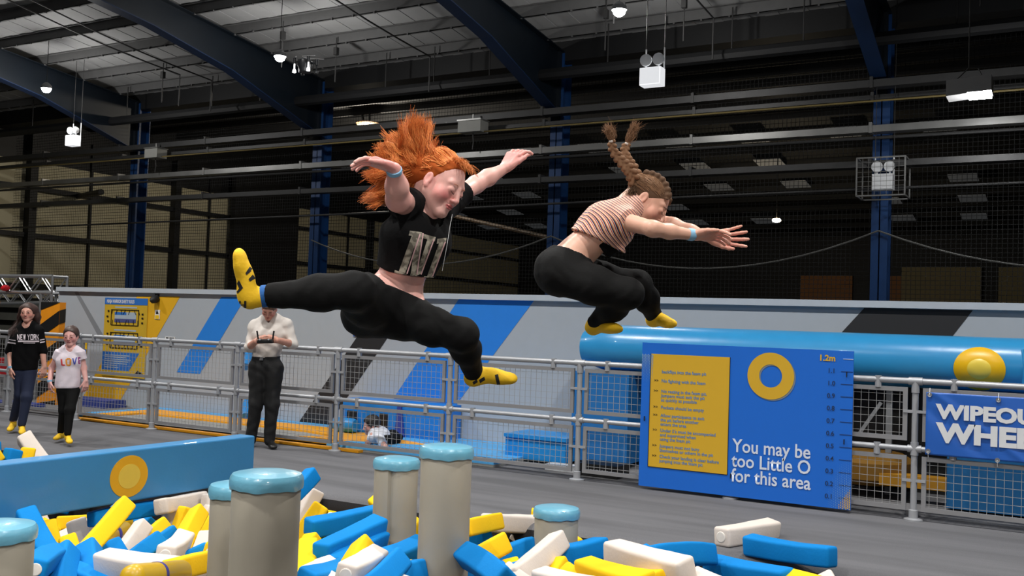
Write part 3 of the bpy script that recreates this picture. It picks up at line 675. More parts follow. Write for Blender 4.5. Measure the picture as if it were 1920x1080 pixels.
# ================================================================== tubular barrier with wire mesh panels
M_galv = mat('galvanised_tube', (172, 174, 178), .42, metal=.35, var=.15, scale=12); M_frame = mat('grey_panel_frame', (142, 142, 144), .5, metal=.2, var=.1); M_wire = mat('mesh_wire', (165, 165, 165), .5, metal=.2)
RZ, MZ = 1.072, .55
postX = [-14.0, -12.42, -11.0, -9.60, -8.24, -6.78, -5.36, -3.94, -2.5, -1.06, .42, 1.9]
fence = thing('safety_barrier', 'long tubular grey barrier with wire mesh panels across the hall', 'barrier', (-6, YF, 0))
for z, nm, r in ((RZ, 'top_rail', .024), (MZ, 'middle_rail', .021)):
    m = MB(); m.tube([(-16, YF, z), (3, YF, z)], r, 14); m.build(nm, M_galv, fence, SM)
for x in postX:
    m = MB(); m.tube([(x, YF, 0), (x, YF, RZ)], .024, 14); p = m.build('post', M_galv, fence, SM)
    m = MB(); m.tube([(x - .05, YF, RZ), (x + .05, YF, RZ)], .031, 14); m.tube([(x, YF, RZ - .09), (x, YF, RZ)], .03, 14); m.build('top_clamp', M_galv, p, SM)
    m = MB(); m.tube([(x - .05, YF, MZ), (x + .05, YF, MZ)], .029, 14); m.tube([(x, YF, MZ - .05), (x, YF, MZ + .05)], .03, 14); m.build('middle_clamp', M_galv, p, SM)
    m = MB(); m.lathe((x, YF, 0), [(.07, 0), (.07, .012), (.034, .02), (.034, .08), (.026, .085)], 18); m.build('foot_plate', M_galv, p, SM)
for i in range(len(postX) - 1):
    xa, xb = postX[i] + .055, postX[i + 1] - .055
    for za, zb in ((.075, MZ - .055), (MZ + .06, RZ - .05)):
        m = MB(); f = .034
        m.box(xa, xb, YF - .012, YF + .012, za, za + f); m.box(xa, xb, YF - .012, YF + .012, zb - f, zb); m.box(xa, xa + f, YF - .012, YF + .012, za + f, zb - f); m.box(xb - f, xb, YF - .012, YF + .012, za + f, zb - f)
        p = m.build('mesh_panel', M_frame, fence)
        if i == 8 and False: continue
        m = MB(); nx = round((xb - xa) / .057); nz = round((zb - za) / .057); wr = .0032
        for k in range(1, nx): x = xa + (xb - xa) * k / nx; m.box(x - wr / 2, x + wr / 2, YF - .004, YF - .001, za + f, zb - f)
        for k in range(1, nz): z = za + (zb - za) * k / nz; m.box(xa + f, xb - f, YF + .0, YF + .003, z - wr / 2, z + wr / 2)
        m.build('wire_grid', M_wire, p)
        zt = MZ if za < .3 else RZ; z = za + (zb - za) * .55
        for x in (xa + .22, xb - .22): m = MB(); m.tube([(x, YF, zt - .06), (x, YF, zt + .03)], .026, 10); m.build('rail_clip', M_galv, p)
        for x in (xa - .01, xb + .01): m = MB(); m.box(x - .04, x + .04, YF - .02, YF + .02, z - .01, z + .01); m.build('side_clip', M_galv, p)

# ------------------------------------------------------------------ height board on the barrier
sy = YF - .06
def SP(px, py): p = aty(px, py, sy); return np.array([p[0], sy, p[2]])
sx0, sx1, sz0, sz1 = SP(1197, 913)[0], SP(1598, 800)[0], .03, 1.285
M_sb = mat('board_royal_blue', (22, 104, 206), .45, var=.03); M_sy = mat('board_mustard', (212, 168, 40), .5, var=.03); M_st = mat('board_steel_blue_text', (72, 128, 180), .5); M_sw = mat('board_white_text', (214, 222, 236), .5); M_sdot = mat('board_dot_pale', (120, 160, 200), .5); M_sdy = mat('board_dot_yellow', (216, 178, 60), .5)
t = thing('height_board', 'big blue height and rules board wired to the barrier', 'sign', ((sx0 + sx1) / 2, sy, sz0))
m = MB(); m.box(sx0, sx1, sy, sy + .012, sz0, sz1); m.build('board', M_sb, t)
px0, px1 = SP(1217, 800)[0], SP(1366, 800)[0]; pz0 = .205
m = MB(); m.box(px0, px1, sy - .002, sy, pz0, 1.19); m.build('rules_panel', M_sy, t)
m = MB()
for a_, b_ in (((px0, pz0), (px0, 1.19)), ((px1, pz0), (px1, 1.19)), ((px0, pz0), (px1, pz0))): m.bar((a_[0], sy - .003, a_[1]), (b_[0], sy - .003, b_[1]), .004)
m.build('panel_border', Mk, t)
rules = [(1.045, 'backflips into the foam pit', 0), (.965, 'No fighting with the foam', 1), (.875, 'No resting in the foam pit.\nJumpers must exit the pit\nas quickly as possible', 1), (.735, 'Pockets should be empty', 1), (.665, 'Allow participants to exit\nthe pit before another\nenters the area', 1), (.535, "Under 5's must be accompanied\nand supervised when\nusing the foam pit", 1), (.40, 'Jumpers must not bury\nthemselves or others in the pit', 1), (.31, 'Check your landing is clear before\njumping into the foam pit', 1)]
for z, s_, bl in rules:
    lettering('rule_lettering', s_, (px0 + .105, sy - .004, z - .02), .0395, M_st, t, .016, line=.95, sx=.97)
    if bl: lettering('bullet_chevrons', '>>', (px0 + .035, sy - .004, z - .018), .036, Mk, t, .012)
lettering('slogan_lettering', 'You may be\ntoo Little O\nfor this area', (SP(1378, 860)[0] + .30 , sy - .004, .405), .155, M_sw, t, .014, line=.80, align='CENTER', sx=.86)
# height scale
for k in range(1, 12):
    z = k / 10; m = MB(); m.box(sx1 - .095 + (.0 if k > 8 else 0), sx1 - .002, sy - .003, sy, z - .002 + .02, z + .002 + .02); m.build('scale_tick', mat('tick_dark_blue', (30, 60, 110), .5), t)
    lettering('scale_number', f'{z:.1f}', (sx1 - .2, sy - .004, z + .005), .052, mat('scale_digit_navy', (24, 46, 84), .5), t, .016)
lettering('height_mark', '1.2m', (sx1 - .27, sy - .004, 1.2 + .0), .066, M_sy, t, .035); m = MB(); m.box(sx1 - .08, sx1 - .002, sy - .003, sy, 1.218, 1.222); m.build('scale_tick', M_sw, t)
# half-tone dots, bottom right and left edge
m = MB(); r0 = .0105
def dot(x, z, r, mi):
    if r > .0012: m.poly([(x + r * math.cos(a), sy - .0035, z + r * math.sin(a)) for a in [PI / 4 * i for i in range(8)]], mi)
for i in range(34):
    for j in range(40):
        x = sx1 - .008 - i * .0135; z = sz0 + .008 + j * .0135 + (i % 2) * .00675
        f = 1.0 - (math.hypot((sx1 - x) * 1.35, (z - sz0) * .62) / .30)
        dot(x, z, min(.0056, .0056 * f * 1.2), 1 if (z - sz0) * .6 + (sx1 - x) < .11 else 0)
for i in range(8):
    for j in range(24):
        x = sx0 + .006 + i * .0135; z = 1.18 - j * .0135 - (i % 2) * .00675; dot(x, z, .0062 * (1 - j / 22) , 0)
for v in m.v: pass
o = m.build('halftone_dots', [M_sdot, M_sdy], t)
# the big letter ring
rc = SP(1445, 705); R1, R2 = .193, .095
def ring(cx_, cz_, y, r1, r2, mm, nm):
    m = MB(); n = 56; V = []; 
    for k in range(n):
        a = 2 * PI * k / n; V += [(cx_ + r1 * math.cos(a), y, cz_ + r1 * math.sin(a)), (cx_ + r2 * math.cos(a), y, cz_ + r2 * math.sin(a))]
    m.add(V, [(2 * k, 2 * k + 1, (2 * k + 3) % (2 * n), (2 * k + 2) % (2 * n)) for k in range(n)]); m.build(nm, mm, t)
ring(rc[0] + .012, rc[2] - .01, sy - .003, R1, R2, mat('ring_shadow_grey', (120, 130, 140), .5), 'ring_edge')
ring(rc[0], rc[2], sy - .005, R1, R2, M_sy, 'yellow_ring')
m = MB()
for x, z in ((sx1 - .05, 1.1), (sx1 - .06, .565), (sx0 + .04, .62), ((px1 + .03), .2)): m.box(x - .003, x + .003, sy - .012, sy, z - .02, z + .02)
m.build('cable_tie', Mk, t)
# ------------------------------------------------------------------ banner
by = YF - .045; a = aty(1737, 735, by); bx0, bz1 = a[0], aty(1737, 735, by)[2]; bx1 = bx0 + 1.55; bz0 = aty(1733, 852, by)[2]
t = thing('wheel_banner', 'blue vinyl banner reading WIPEOUT WHEEL tied to the barrier', 'banner', ((bx0 + bx1) / 2, by, bz0))
M_ban = mat('banner_blue_vinyl', (36, 96, 186), .4, var=.05)
def ripple(x, z):
    u = (x - bx0); v = (z - bz0)
    return -.006 * math.sin(9 * u + 7 * v) * math.sin(PI * min(1, max(0, v / .5))) - .008 * math.exp(-((u * .9 + v * 1.2 - .62) / .035) ** 2) + .006 * math.exp(-((u * .8 + v - .35) / .05) ** 2)
m = MB(); nx, nz = 90, 34; V = [(bx0 + (bx1 - bx0) * i / nx, by + ripple(bx0 + (bx1 - bx0) * i / nx, bz0 + (bz1 - bz0) * j / nz), bz0 + (bz1 - bz0) * j / nz) for i in range(nx + 1) for j in range(nz + 1)]
m.add(V, [(i * (nz + 1) + j, (i + 1) * (nz + 1) + j, (i + 1) * (nz + 1) + j + 1, i * (nz + 1) + j + 1) for i in range(nx) for j in range(nz)])
o = m.build('vinyl_sheet', M_ban, t, True)
m2 = o.modifiers.new('thickness', 'SOLIDIFY'); m2.thickness = .002; m2.offset = 0
M_bw = mat('banner_off_white', (222, 224, 226), .45)
def banner_text(s, px, py, pxe, hpx):
    p = aty(px, py, by); e = aty(pxe, py, by)
    o = lettering('banner_lettering', s, (p[0], by, p[2]), 1, M_bw, t, .05)
    me = o.data; k = len(me.vertices); co = np.zeros(k * 3); me.vertices.foreach_get('co', co); co = co.reshape(-1, 3)
    wl = np.array(world_loc(t)); co += wl
    co[:, 0] = p[0] + (co[:, 0] - co[:, 0].min()) / (co[:, 0].max() - co[:, 0].min()) * (e[0] - p[0])
    zz = (co[:, 2] - co[:, 2].min()) / (co[:, 2].max() - co[:, 2].min()); hh = aty(px, py - hpx, by)[2] - p[2]
    co[:, 2] = p[2] + zz * hh
    co[:, 1] = by - .010
    me.vertices.foreach_set('co', (co - wl).ravel())
banner_text('WIPEOUT', 1754, 785, 1975, 29)
banner_text('WHEEL', 1754, 829, 1975, 38)
for px, py in ((1743, 740), (1872, 750), (1740, 846), (1870, 863)):
    c = aty(px, py, by - .012); m = MB(); m.lathe(c, [(.008, 0), (.017, .003), (.018, -.004)][::-1], 14, axis=(0, -1, 0)); p_ = m.build('eyelet', Mal, t, SM)
    m = MB(); m.bar((c[0], c[1] - .004, c[2]), (c[0], c[1] + .02, c[2] + (.05 if py < 800 else -.05)), .004); m.build('cable_tie', M_white, p_)
# ================================================================== foam pit: divider, pillars, blocks
M_div = mat('divider_vinyl_blue', (54, 128, 180), .45, var=.05, coat=.15, bump=.1, bscale=40)
dx = -5.9
t = thing('padded_divider', 'long blue padded beam dividing the foam pit, with a yellow disc emblem', 'padded beam', (dx - .1, 4.5, 0))
m = MB(); a = .012
bm_ = MB(); bm_.box(dx - .17, dx, -.5, 6.13, .035, .41); o = bm_.build('beam', M_div, t)
md = o.modifiers.new('bevel', 'BEVEL'); md.width = .014; md.segments = 3
p = atd(242, 893, 1); d = ray(242, 893); c = CAM + d * (dx / d[0])
def oval(c, rx, rz_, mm, nm, off):
    m = MB(); m.prism([(dx + off, c[1] + rx * math.cos(2 * PI * k / 40), c[2] + rz_ * math.sin(2 * PI * k / 40)) for k in range(40)], (.002, 0, 0)); m.build(nm, mm, t)
oval(c, .165, .150, mat('emblem_yellow', (214, 160, 22), .5), 'yellow_disc', .001)
oval(c, .095, .088, mat('emblem_pale', (216, 186, 70), .5), 'pale_disc_centre', .003)

M_pil = mat('grey_pillar_vinyl', (158, 151, 136), .6, var=.05, bump=.15, bscale=9); M_cap = mat('pillar_cap_blue', (108, 172, 196), .3, var=.06, coat=.35, bump=.35, bscale=14)
def pillar(px, py, Z, r, lab, seam=None):
    c = atd(px, py, Z); x, y, zt = c
    t = thing('stepping_pillar', lab, 'pillar', (x, y, -.85))
    m = MB(); rr = [(r * .985, -.85), (r * .985, -.5), (r, -.2), (r * .995, zt - .3), (r * 1.0, zt - .06), (r * .97, zt - .05)]
    n = 48; V = []; k = len(rr)
    ds = [(0 if seam is None else -.028 * math.exp(-((((j / n * 2 * PI - seam + PI) % (2 * PI)) - PI) / .07) ** 2)) for j in range(n)]
    for r_, h in rr: V += [(x + (r_ + ds[j]) * math.cos(2 * PI * j / n), y + (r_ + ds[j]) * math.sin(2 * PI * j / n), h) for j in range(n)]
    m.add(V, [(i * n + j, i * n + (j + 1) % n, (i + 1) * n + (j + 1) % n, (i + 1) * n + j) for i in range(k - 1) for j in range(n)] + [tuple(reversed(range(n))), tuple(range((k - 1) * n, k * n))])
    m.build('padded_shaft', M_pil, t, SM)
    rc_ = random.Random(int(px)); ph = [rc_.uniform(0, 6.28) for _ in range(4)]
    m = MB(); R = r * 1.075; n = 56; V = []
    prof = [(R * .90, -.062, 1), (R * .985, -.058, 1), (R * 1.0, -.044, .6), (R * 1.0, -.024, .2), (R * .985, -.012, 0), (R * .93, .001, 0), (R * .7, .009, 0), (R * .35, .012, 0), (R * .02, .013, 0)]
    for q, h, wv in prof: V += [(x + q * math.cos(2 * PI * j / n), y + q * math.sin(2 * PI * j / n), zt + h - .0 + wv * .0028 * (math.sin(5 * 2 * PI * j / n + ph[0]) + .7 * math.sin(11 * 2 * PI * j / n + ph[1]))) for j in range(n)]
    k = len(prof); m.add(V, [(i * n + j, i * n + (j + 1) % n, (i + 1) * n + (j + 1) % n, (i + 1) * n + j) for i in range(k - 1) for j in range(n)] + [tuple(reversed(range(n))), tuple(range((k - 1) * n, k * n))])
    m.build('cap', M_cap, t, SM)
PILL = [((501, 888), 4.2, .144, 'thick near grey pillar with a blue cap, standing before the divider end', None), ((448, 908), 4.9, .135, 'grey pillar mostly hidden behind the thick near pillar', None),
        ((744, 860), 6.4, .142, 'grey pillar with an open black seam, left of the tall pillar', 5.15), ((838, 837), 5.5, .142, 'tall grey pillar with a blue cap, in the middle of the pit', None),
        ((1044, 952), 6.4, .142, 'short grey pillar with a blue cap, rightmost in the pit', None), ((-4, 984), 4.2, .146, 'grey pillar with a blue cap cut by the left edge of the picture', None)]
for p, Z, r, lab, sm_ in PILL: pillar(p[0], p[1], Z, r, lab, sm_)
# dark gap seam buttons of the pillar with the open seam are part of its shaft

FC = {'B': mat('foam_blue_cloth', (4, 126, 200), .8, var=.06, bump=.12, bscale=70, spec=.2), 'Y': mat('foam_yellow_cloth', (250, 200, 26), .8, var=.05, bump=.12, bscale=70, spec=.2),
      'W': mat('foam_white_cloth', (220, 209, 199), .8, var=.05, bump=.12, bscale=70, spec=.2), 'O': mat('foam_ochre_vinyl', (196, 158, 20), .35, var=.08, coat=.3)}
M_velcro = mat('white_velcro_disc', (232, 226, 218), .8)
FL, FS = .60, .112
def foam_mesh(seed, mm, cyl=False):
    rr = random.Random(seed); bm = bmesh.new(); bmesh.ops.create_cube(bm, size=1)
    bmesh.ops.scale(bm, vec=(FL, FS, FS), verts=bm.verts)
    bmesh.ops.bevel(bm, geom=[e for e in bm.edges], offset=.05 if cyl else .018, segments=6 if cyl else 4, profile=.5, affect='EDGES')
    for k in range(-6, 7):
        bmesh.ops.bisect_plane(bm, geom=bm.verts[:] + bm.edges[:] + bm.faces[:], plane_co=(k * FL / 14.5, 0, 0), plane_no=(1, 0, 0))
    bend = rr.uniform(-.014, .014); bend2 = rr.uniform(-.01, .01); tw = rr.uniform(-.12, .12)
    for v in bm.verts:
        u = v.co.x / (FL / 2); n3 = noise.noise_vector(v.co * 7 + Vector((seed * 3.1, 0, 0)))
        c, s_ = math.cos(tw * u), math.sin(tw * u); y, z = v.co.y * c - v.co.z * s_, v.co.y * s_ + v.co.z * c
        q = 1 + .03 * u * u * (1 if seed % 2 else -1)
        v.co = Vector((v.co.x, y * q + bend * (1 - u * u), z * q + bend2 * (1 - u * u))) + n3 * .0028
    me = bpy.data.meshes.new('foam_block'); bm.to_mesh(me); bm.free(); me.materials.append(mm)
    me.polygons.foreach_set('use_smooth', [True] * len(me.polygons)); me.set_sharp_from_angle(angle=math.radians(50)); return me
FM = {c: [foam_mesh(i + ord(c), mm, c == 'O') for i in range(4)] for c, mm in FC.items()}
m = MB(); m.lathe((FL / 2 - .002, 0, 0), [(.031, -.006), (.032, .006), (.028, .0085), (.001, .0095)], 24, axis=(1, 0, 0)); _d = m.build('velcro_disc', M_velcro, origin=(0, 0, 0)); DISC = _d.data; bpy.data.objects.remove(_d)
m = MB(); m.lathe((.02, 0, 0), [(.0575, -.012), (.0595, -.012), (.0595, .012), (.0575, .012)], 36, axis=(1, 0, 0)); _d = m.build('band', mat('violet_band', (60, 60, 150), .5), origin=(0, 0, 0)); BAND = _d.data; bpy.data.objects.remove(_d)
CN = {'B': 'blue', 'Y': 'yellow', 'W': 'white', 'O': 'ochre'}
def place_block(c, center, ax, roll, lab, group, disc=0, s=1., var=0, L=1.):
    o = bpy.data.objects.new('foam_block', FM[c][var % 4]); COL.objects.link(o)
    x = Vector(ax).normalized(); u = Vector((0, 0, 1)) if abs(x.z) < .95 else Vector((0, 1, 0))
    y = u.cross(x).normalized(); z = x.cross(y)
    R = Matrix((x, y, z)).transposed() @ Matrix.Rotation(roll, 3, 'X')
    o.matrix_world = Matrix.Translation(Vector(center)) @ R.to_4x4() @ Matrix.Diagonal((L, s, s, 1))
    tag(o, lab, 'foam block', group)
    for q in ([disc] if disc else []):
        d = bpy.data.objects.new('velcro_disc', DISC); COL.objects.link(d); d.parent = o
        if q < 0: d.rotation_euler = (0, 0, PI)
    if c == 'O': d = bpy.data.objects.new('violet_band', BAND); COL.objects.link(d); d.parent = o
    return o
vi = 0
def block(c, A, B, za, sgn, lab, roll=0, disc=0, s=1., L=1.):
    """axis from pixel A (at height za) through pixel B; the far or near solution gives the real length"""
    global vi; vi += 1
    a = atz(A[0], A[1], za); d = ray(*B); w0 = CAM - a; LL = FL * L
    qa, qb, qc = d @ d, 2 * (w0 @ d), w0 @ w0 - LL * LL
    disc_ = qb * qb - 4 * qa * qc
    tt = (-qb + sgn * math.sqrt(disc_)) / (2 * qa) if disc_ > 0 else -qb / (2 * qa)
    b = CAM + d * tt; ax = b - a; ln = np.linalg.norm(ax)
    cen = a + ax / ln * LL / 2
    place_block(c, cen, ax, roll, lab, 'foam blocks in the pit', disc, s, vi, L)
def blk(c, A, B, za, lab, sgn=-1, roll=.3, disc=0, s=1., L=1., e=165):
    d = np.array(B, float) - np.array(A, float); n_ = np.linalg.norm(d)
    if e and n_ < e: B = tuple(np.array(A) + d / n_ * e)
    block(c, A, B, za, sgn, CN[c] + ' foam block ' + lab.replace('the end ', ''), roll, disc, s, L)
# --- left of the thick near pillar
blk('Y', (237, 944), (165, 1025), .20, 'leaning up to the yellow emblem of the divider', roll=.75, e=150)
blk('B', (300, 951), (170, 975), -.06, 'lying along the divider foot, behind the one leaning to the emblem', sgn=-1, roll=.1, e=0)
blk('W', (271, 982), (228, 1040), -.02, 'with a rounded top, leaning right of the yellow one below the emblem', roll=.5)
blk('Y', (311, 982), (255, 1030), -.05, 'with a square end, leaning between two white ones below the emblem', roll=.6)
blk('B', (328, 998), (250, 1058), -.10, 'whose end shows just left of the upright yellow disc-ended one', roll=.5)
blk('B', (300, 1010), (225, 1072), -.06, 'with a dark square end, in mid pile below the emblem', roll=.7)
blk('Y', (374, 958), (336, 1030), .06, 'nearly upright, velcro disc on its lower end, by the thick pillar', roll=.6, disc=1, e=118)
blk('W', (310, 1041), (345, 1010), .03, 'pointing its velcro disc at the viewer, below the upright yellow one', sgn=1, roll=.2, disc=-1, e=34)
blk('W', (190, 1052), (300, 1066), .03, 'lying broadside with a long seam, low at the left', sgn=-1, roll=.25, s=1.15, e=150)
blk('O', (345, 1072), (240, 1084), .10, 'rounded and shiny with a violet band, at the bottom edge', sgn=-1, e=0, s=1.05)
blk('Y', (408, 1048), (320, 1070), .06, 'lying against the foot of the thick pillar, above the banded ochre one', sgn=-1, roll=.2, e=0, L=.8)
blk('B', (385, 1034), (330, 1060), -.06, 'half hidden above the yellow one at the foot of the thick pillar', roll=.4)
blk('Y', (396, 1036), (440, 1005), -.02, 'showing only a velcro-disc end beside the thick pillar', sgn=1, disc=-1, e=50)
blk('W', (370, 1006), (340, 1060), -.12, 'poking up right of the upright yellow one', roll=.5)
blk('W', (392, 1001), (372, 1060), -.04, 'small tip touching the thick pillar, pinkish', roll=.2)
blk('Y', (350, 951), (330, 1010), -.02, 'with a crumpled top just behind the upright yellow one', roll=.2, s=.8)
blk('W', (400, 950), (372, 1005), -.02, 'upright tip between the upright yellow one and the thick pillar', roll=.3)
blk('Y', (402, 975), (355, 1035), -.08, 'leaning behind the upright yellow one beside the thick pillar', roll=.6)
blk('W', (319, 946), (326, 990), -.04, 'upright and pinkish under the divider, right of the long blue one', roll=.1)
blk('W', (378, 934), (300, 950), -.04, 'lying under the divider near the thick pillar', roll=.15, e=0)
blk('W', (396, 926), (393, 960), .02, 'pinkish, standing under the divider end', roll=.1)
blk('B', (166, 1026), (172, 1075), .04, 'square and upright, second from the left pillar', roll=.65, e=120, s=1.1)
blk('B', (205, 1018), (232, 1060), -.10, 'dark, half under the yellow one that leans up to the emblem', roll=.2)
blk('O', (236, 992), (190, 1012), -.16, 'in the shade between the leaning yellow and white ones', roll=.2, e=0)
blk('B', (47, 962), (100, 1046), .10, 'long and steep, leaning just right of the left-edge pillar', roll=.35, s=1.1, e=145)
blk('Y', (86, 980), (104, 1040), -.02, 'standing behind the long steep blue one at the left', roll=.2)
blk('Y', (125, 1008), (140, 1050), -.06, 'with a crumpled top right of the long steep blue one', roll=.4)
blk('W', (142, 974), (152, 1010), -.10, 'in shade under the divider at the left', roll=.5)
blk('B', (122, 1034), (118, 1090), .06, 'broad and upright, nearest the bottom edge at the left', roll=.75, s=1.15, e=120)
blk('B', (66, 1068), (110, 1040), .10, 'pointing a velcro disc left beside the left-edge pillar', sgn=1, disc=-1, e=55)
blk('B', (66, 1044), (110, 1062), .02, 'short end just right of the left-edge pillar', roll=.2)
blk('W', (84, 1052), (110, 1075), -.02, 'squeezed between blue ones beside the left-edge pillar', roll=.4)
blk('Y', (26, 962), (-30, 990), .02, 'tip behind the left-edge pillar', roll=.4)
# --- middle, between the thick pillar and the tall pillar
blk('W', (592, 918), (560, 985), .04, 'steep with a square top, just right of the thick pillar', roll=.15, s=1.1)
blk('B', (588, 888), (556, 918), .27, 'with a velcro disc at its tip, farthest back behind the thick pillar', sgn=-1, disc=-1, roll=.2, e=110, L=.8)
blk('Y', (604, 948), (560, 1010), .02, 'bright, leaning right of the steep white one', roll=.65, s=1.1)
blk('Y', (620, 968), (580, 1010), -.10, 'showing a velcro disc under the bright leaning one', sgn=1, disc=-1, e=70)
blk('Y', (662, 966), (640, 1010), -.10, 'tip against the dark pit wall', roll=.3)
blk('Y', (701, 938), (752, 972), .12, 'on the carpet lip just behind the seamed pillar', roll=.6, e=100, L=.8)
blk('B', (577, 990), (715, 962), .02, 'long and flat, upper of the pair running to the seamed pillar', sgn=1, roll=.05, e=0, s=1.1)
blk('B', (600, 1040), (712, 984), .05, 'long and square, lower of the pair running to the seamed pillar', sgn=1, roll=.1, e=0, s=1.1)
blk('B', (628, 1062), (716, 1008), .0, 'under the lower long one, behind the big yellow one', sgn=1, roll=.2, e=0)
blk('Y', (578, 1022), (574, 1080), .05, 'upright cube end touching the right side of the thick pillar', roll=.05, s=1.05, e=110)
blk('Y', (590, 1008), (560, 1060), -.02, 'peeping over the upright cube end beside the thick pillar', roll=.4)
blk('W', (604, 1060), (650, 1090), .02, 'rounded end in the middle of the bottom pile', roll=.3, e=110)
blk('W', (582, 1072), (620, 1095), .05, 'rounded end low beside the thick pillar', roll=.4, e=110)
blk('Y', (684, 1024), (650, 1090), .14, 'big and bright, standing out in front of the blue pair', roll=.7, s=1.12, e=110)
blk('B', (570, 1088), (650, 1066), .10, 'thin strip along the bottom edge right of the thick pillar', sgn=1, e=0)
blk('W', (648, 1078), (690, 1052), .16, 'with a velcro disc, cut by the bottom edge', sgn=1, disc=-1, e=70)
blk('W', (620, 1014), (650, 1040), -.08, 'between the two long blue ones', roll=.3)
blk('B', (748, 1052), (690, 1100), .12, 'dark faced, leaning in front of the seamed pillar', roll=.7, s=1.12, e=120)
blk('B', (706, 1056), (790, 1022), .02, 'lying between the seamed and the tall pillar', sgn=1, roll=.3, e=0, s=1.1)
blk('Y', (770, 1066), (720, 1085), .02, 'sliver left of the tall pillar at the bottom', roll=.3)
blk('B', (790, 1066), (720, 1090), .06, 'at the bottom edge left of the tall pillar', roll=.3)
blk('W', (702, 1082), (740, 1095), .04, 'tip at the bottom edge below the seamed pillar', roll=.5)
blk('Y', (783, 988), (776, 1040), -.04, 'sliver between the seamed and the tall pillar', roll=.1)
blk('W', (786, 1012), (770, 1050), -.06, 'tip between the seamed and the tall pillar', roll=.4)
# --- right of the tall pillar
blk('W', (912, 980), (1010, 984), .05, 'long and pale, propped on the carpet lip behind the short pillar', sgn=1, roll=.0, e=0, s=1.1)
blk('Y', (932, 978), (868, 992), .08, 'with a velcro disc, lying on the pale one behind the short pillar', sgn=-1, disc=-1, roll=.3, e=0, L=.9)
blk('Y', (996, 964), (1060, 968), .02, 'sliver behind the cap of the short pillar', roll=.2, s=.7, e=0, L=.35)
blk('B', (915, 994), (860, 1020), .02, 'square ended, right beside the tall pillar', roll=.15, s=1.12)
blk('Y', (942, 1020), (868, 1056), .06, 'big and bright, lying right of the tall pillar', sgn=-1, roll=.55, s=1.15, e=120)
blk('W', (958, 1004), (985, 1040), -.10, 'grey shaded tip behind the big bright yellow one', roll=.3)
blk('B', (1000, 1022), (930, 1048), -.02, 'lying behind the leaning white one, left of the short pillar', roll=.2, s=1.1)
blk('B', (892, 1048), (850, 1090), .06, 'round ended at the foot of the tall pillar', roll=.4)
blk('B', (872, 1040), (950, 1092), .14, 'long and dark, sloping to the bottom edge right of the tall pillar', sgn=-1, roll=.75, e=0, s=1.1)
blk('B', (928, 1068), (950, 1100), .02, 'short tip near the bottom edge, left of the leaning white one', roll=.3)
blk('Y', (953, 1056), (975, 1100), -.04, 'dark ochre coloured tip between blue ones, left of the leaning white one', roll=.3)
blk('B', (962, 1066), (990, 1100), .0, 'rounded tip under the leaning white one', roll=.3)
blk('W', (944, 1074), (970, 1090), .02, 'small tip among blue ones near the bottom edge', roll=.6)
blk('W', (1050, 1012), (975, 1075), .12, 'leaning across the foot of the short pillar', sgn=-1, roll=.45, s=1.1, e=118)
blk('Y', (1053, 1056), (1030, 1100), .02, 'under the leaning white one at the short pillar', roll=.4, s=1.1)
blk('Y', (1058, 1074), (1100, 1100), .08, 'with a crumpled end at the bottom edge, below the short pillar', roll=.7)
blk('W', (1010, 1084), (1060, 1095), .10, 'thin pale strip along the bottom edge below the short pillar', roll=.2)
blk('B', (1128, 1026), (1085, 1034), .0, 'dark faced, just right of the short pillar', roll=.1, s=1.15, e=110)
blk('Y', (1092, 1018), (1060, 1030), -.06, 'sliver just right of the short pillar', roll=.1, s=.8)
blk('W', (1146, 1034), (1290, 1072), .15, 'long and creamy, lying in front of the blue one near the carpet', sgn=-1, roll=.15, s=1.25, e=0)
blk('B', (1330, 1040), (1215, 1046), .10, 'square ended, reaching the carpet edge above the long creamy one', sgn=-1, roll=.3, s=1.15, e=0)
blk('B', (1206, 1030), (1245, 1050), -.02, 'thin tip poking out behind the long creamy one', roll=.2, s=.6, L=.4, e=0)
blk('B', (1330, 1062), (1480, 1090), .0, 'long, sliding down below the one that reaches the carpet edge', sgn=-1, roll=.15, s=1.2, e=0)
blk('Y', (1095, 1066), (1215, 1098), .12, 'long and bright along the bottom edge, left of the long creamy one', sgn=-1, roll=.2, s=1.15, e=0)
blk('Y', (1150, 1070), (1240, 1090), .02, 'flat one under the long creamy one', roll=.1, e=0, sgn=-1)
blk('Y', (1462, 1084), (1520, 1100), .04, 'corner at the bottom edge, right of the sliding blue one', roll=.4)
blk('W', (1300, 1086), (1340, 1100), .10, 'small crumpled tip at the bottom edge under the long creamy one', roll=.6)
blk('W', (1546, 1084), (1560, 1110), .06, 'lone pointed tip at the bottom edge, rightmost of all', roll=.7)
# --- two on the carpet
blk('W', (1352, 1007), (1450, 990), .062, 'with a velcro disc, lying on the carpet beyond the pit', sgn=1, roll=.05, disc=-1, s=1.1, e=0)
blk('B', (1401, 1020), (1562, 1045), .062, 'lying on the carpet, nearest the height board', sgn=-1, roll=.0, s=1.08, e=0)
# --- second pit beyond the divider
blk('W', (44, 818), (80, 862), .20, 'pinkish, leaning on the carpet edge beyond the divider', roll=.7, s=1.2, e=110)
blk('B', (26, 842), (14, 880), .13, 'upright beyond the divider near the left edge', roll=.2, s=1.1)
blk('Y', (54, 840), (46, 880), .13, 'orange-yellow, upright beyond the divider beside the pinkish one', roll=.6, s=1.1)
blk('Y', (4, 850), (-30, 870), .10, 'beyond the divider at the very left edge', roll=.2)
blk('B', (2, 838), (-40, 842), .02, 'lying farthest back beyond the divider at the left edge', roll=.2)
blk('W', (24, 866), (40, 900), .12, 'pink tip just over the divider at the left', roll=.6)
blk('Y', (72, 862), (60, 900), .10, 'tip peeping over the divider beside the pinkish one', roll=.5)
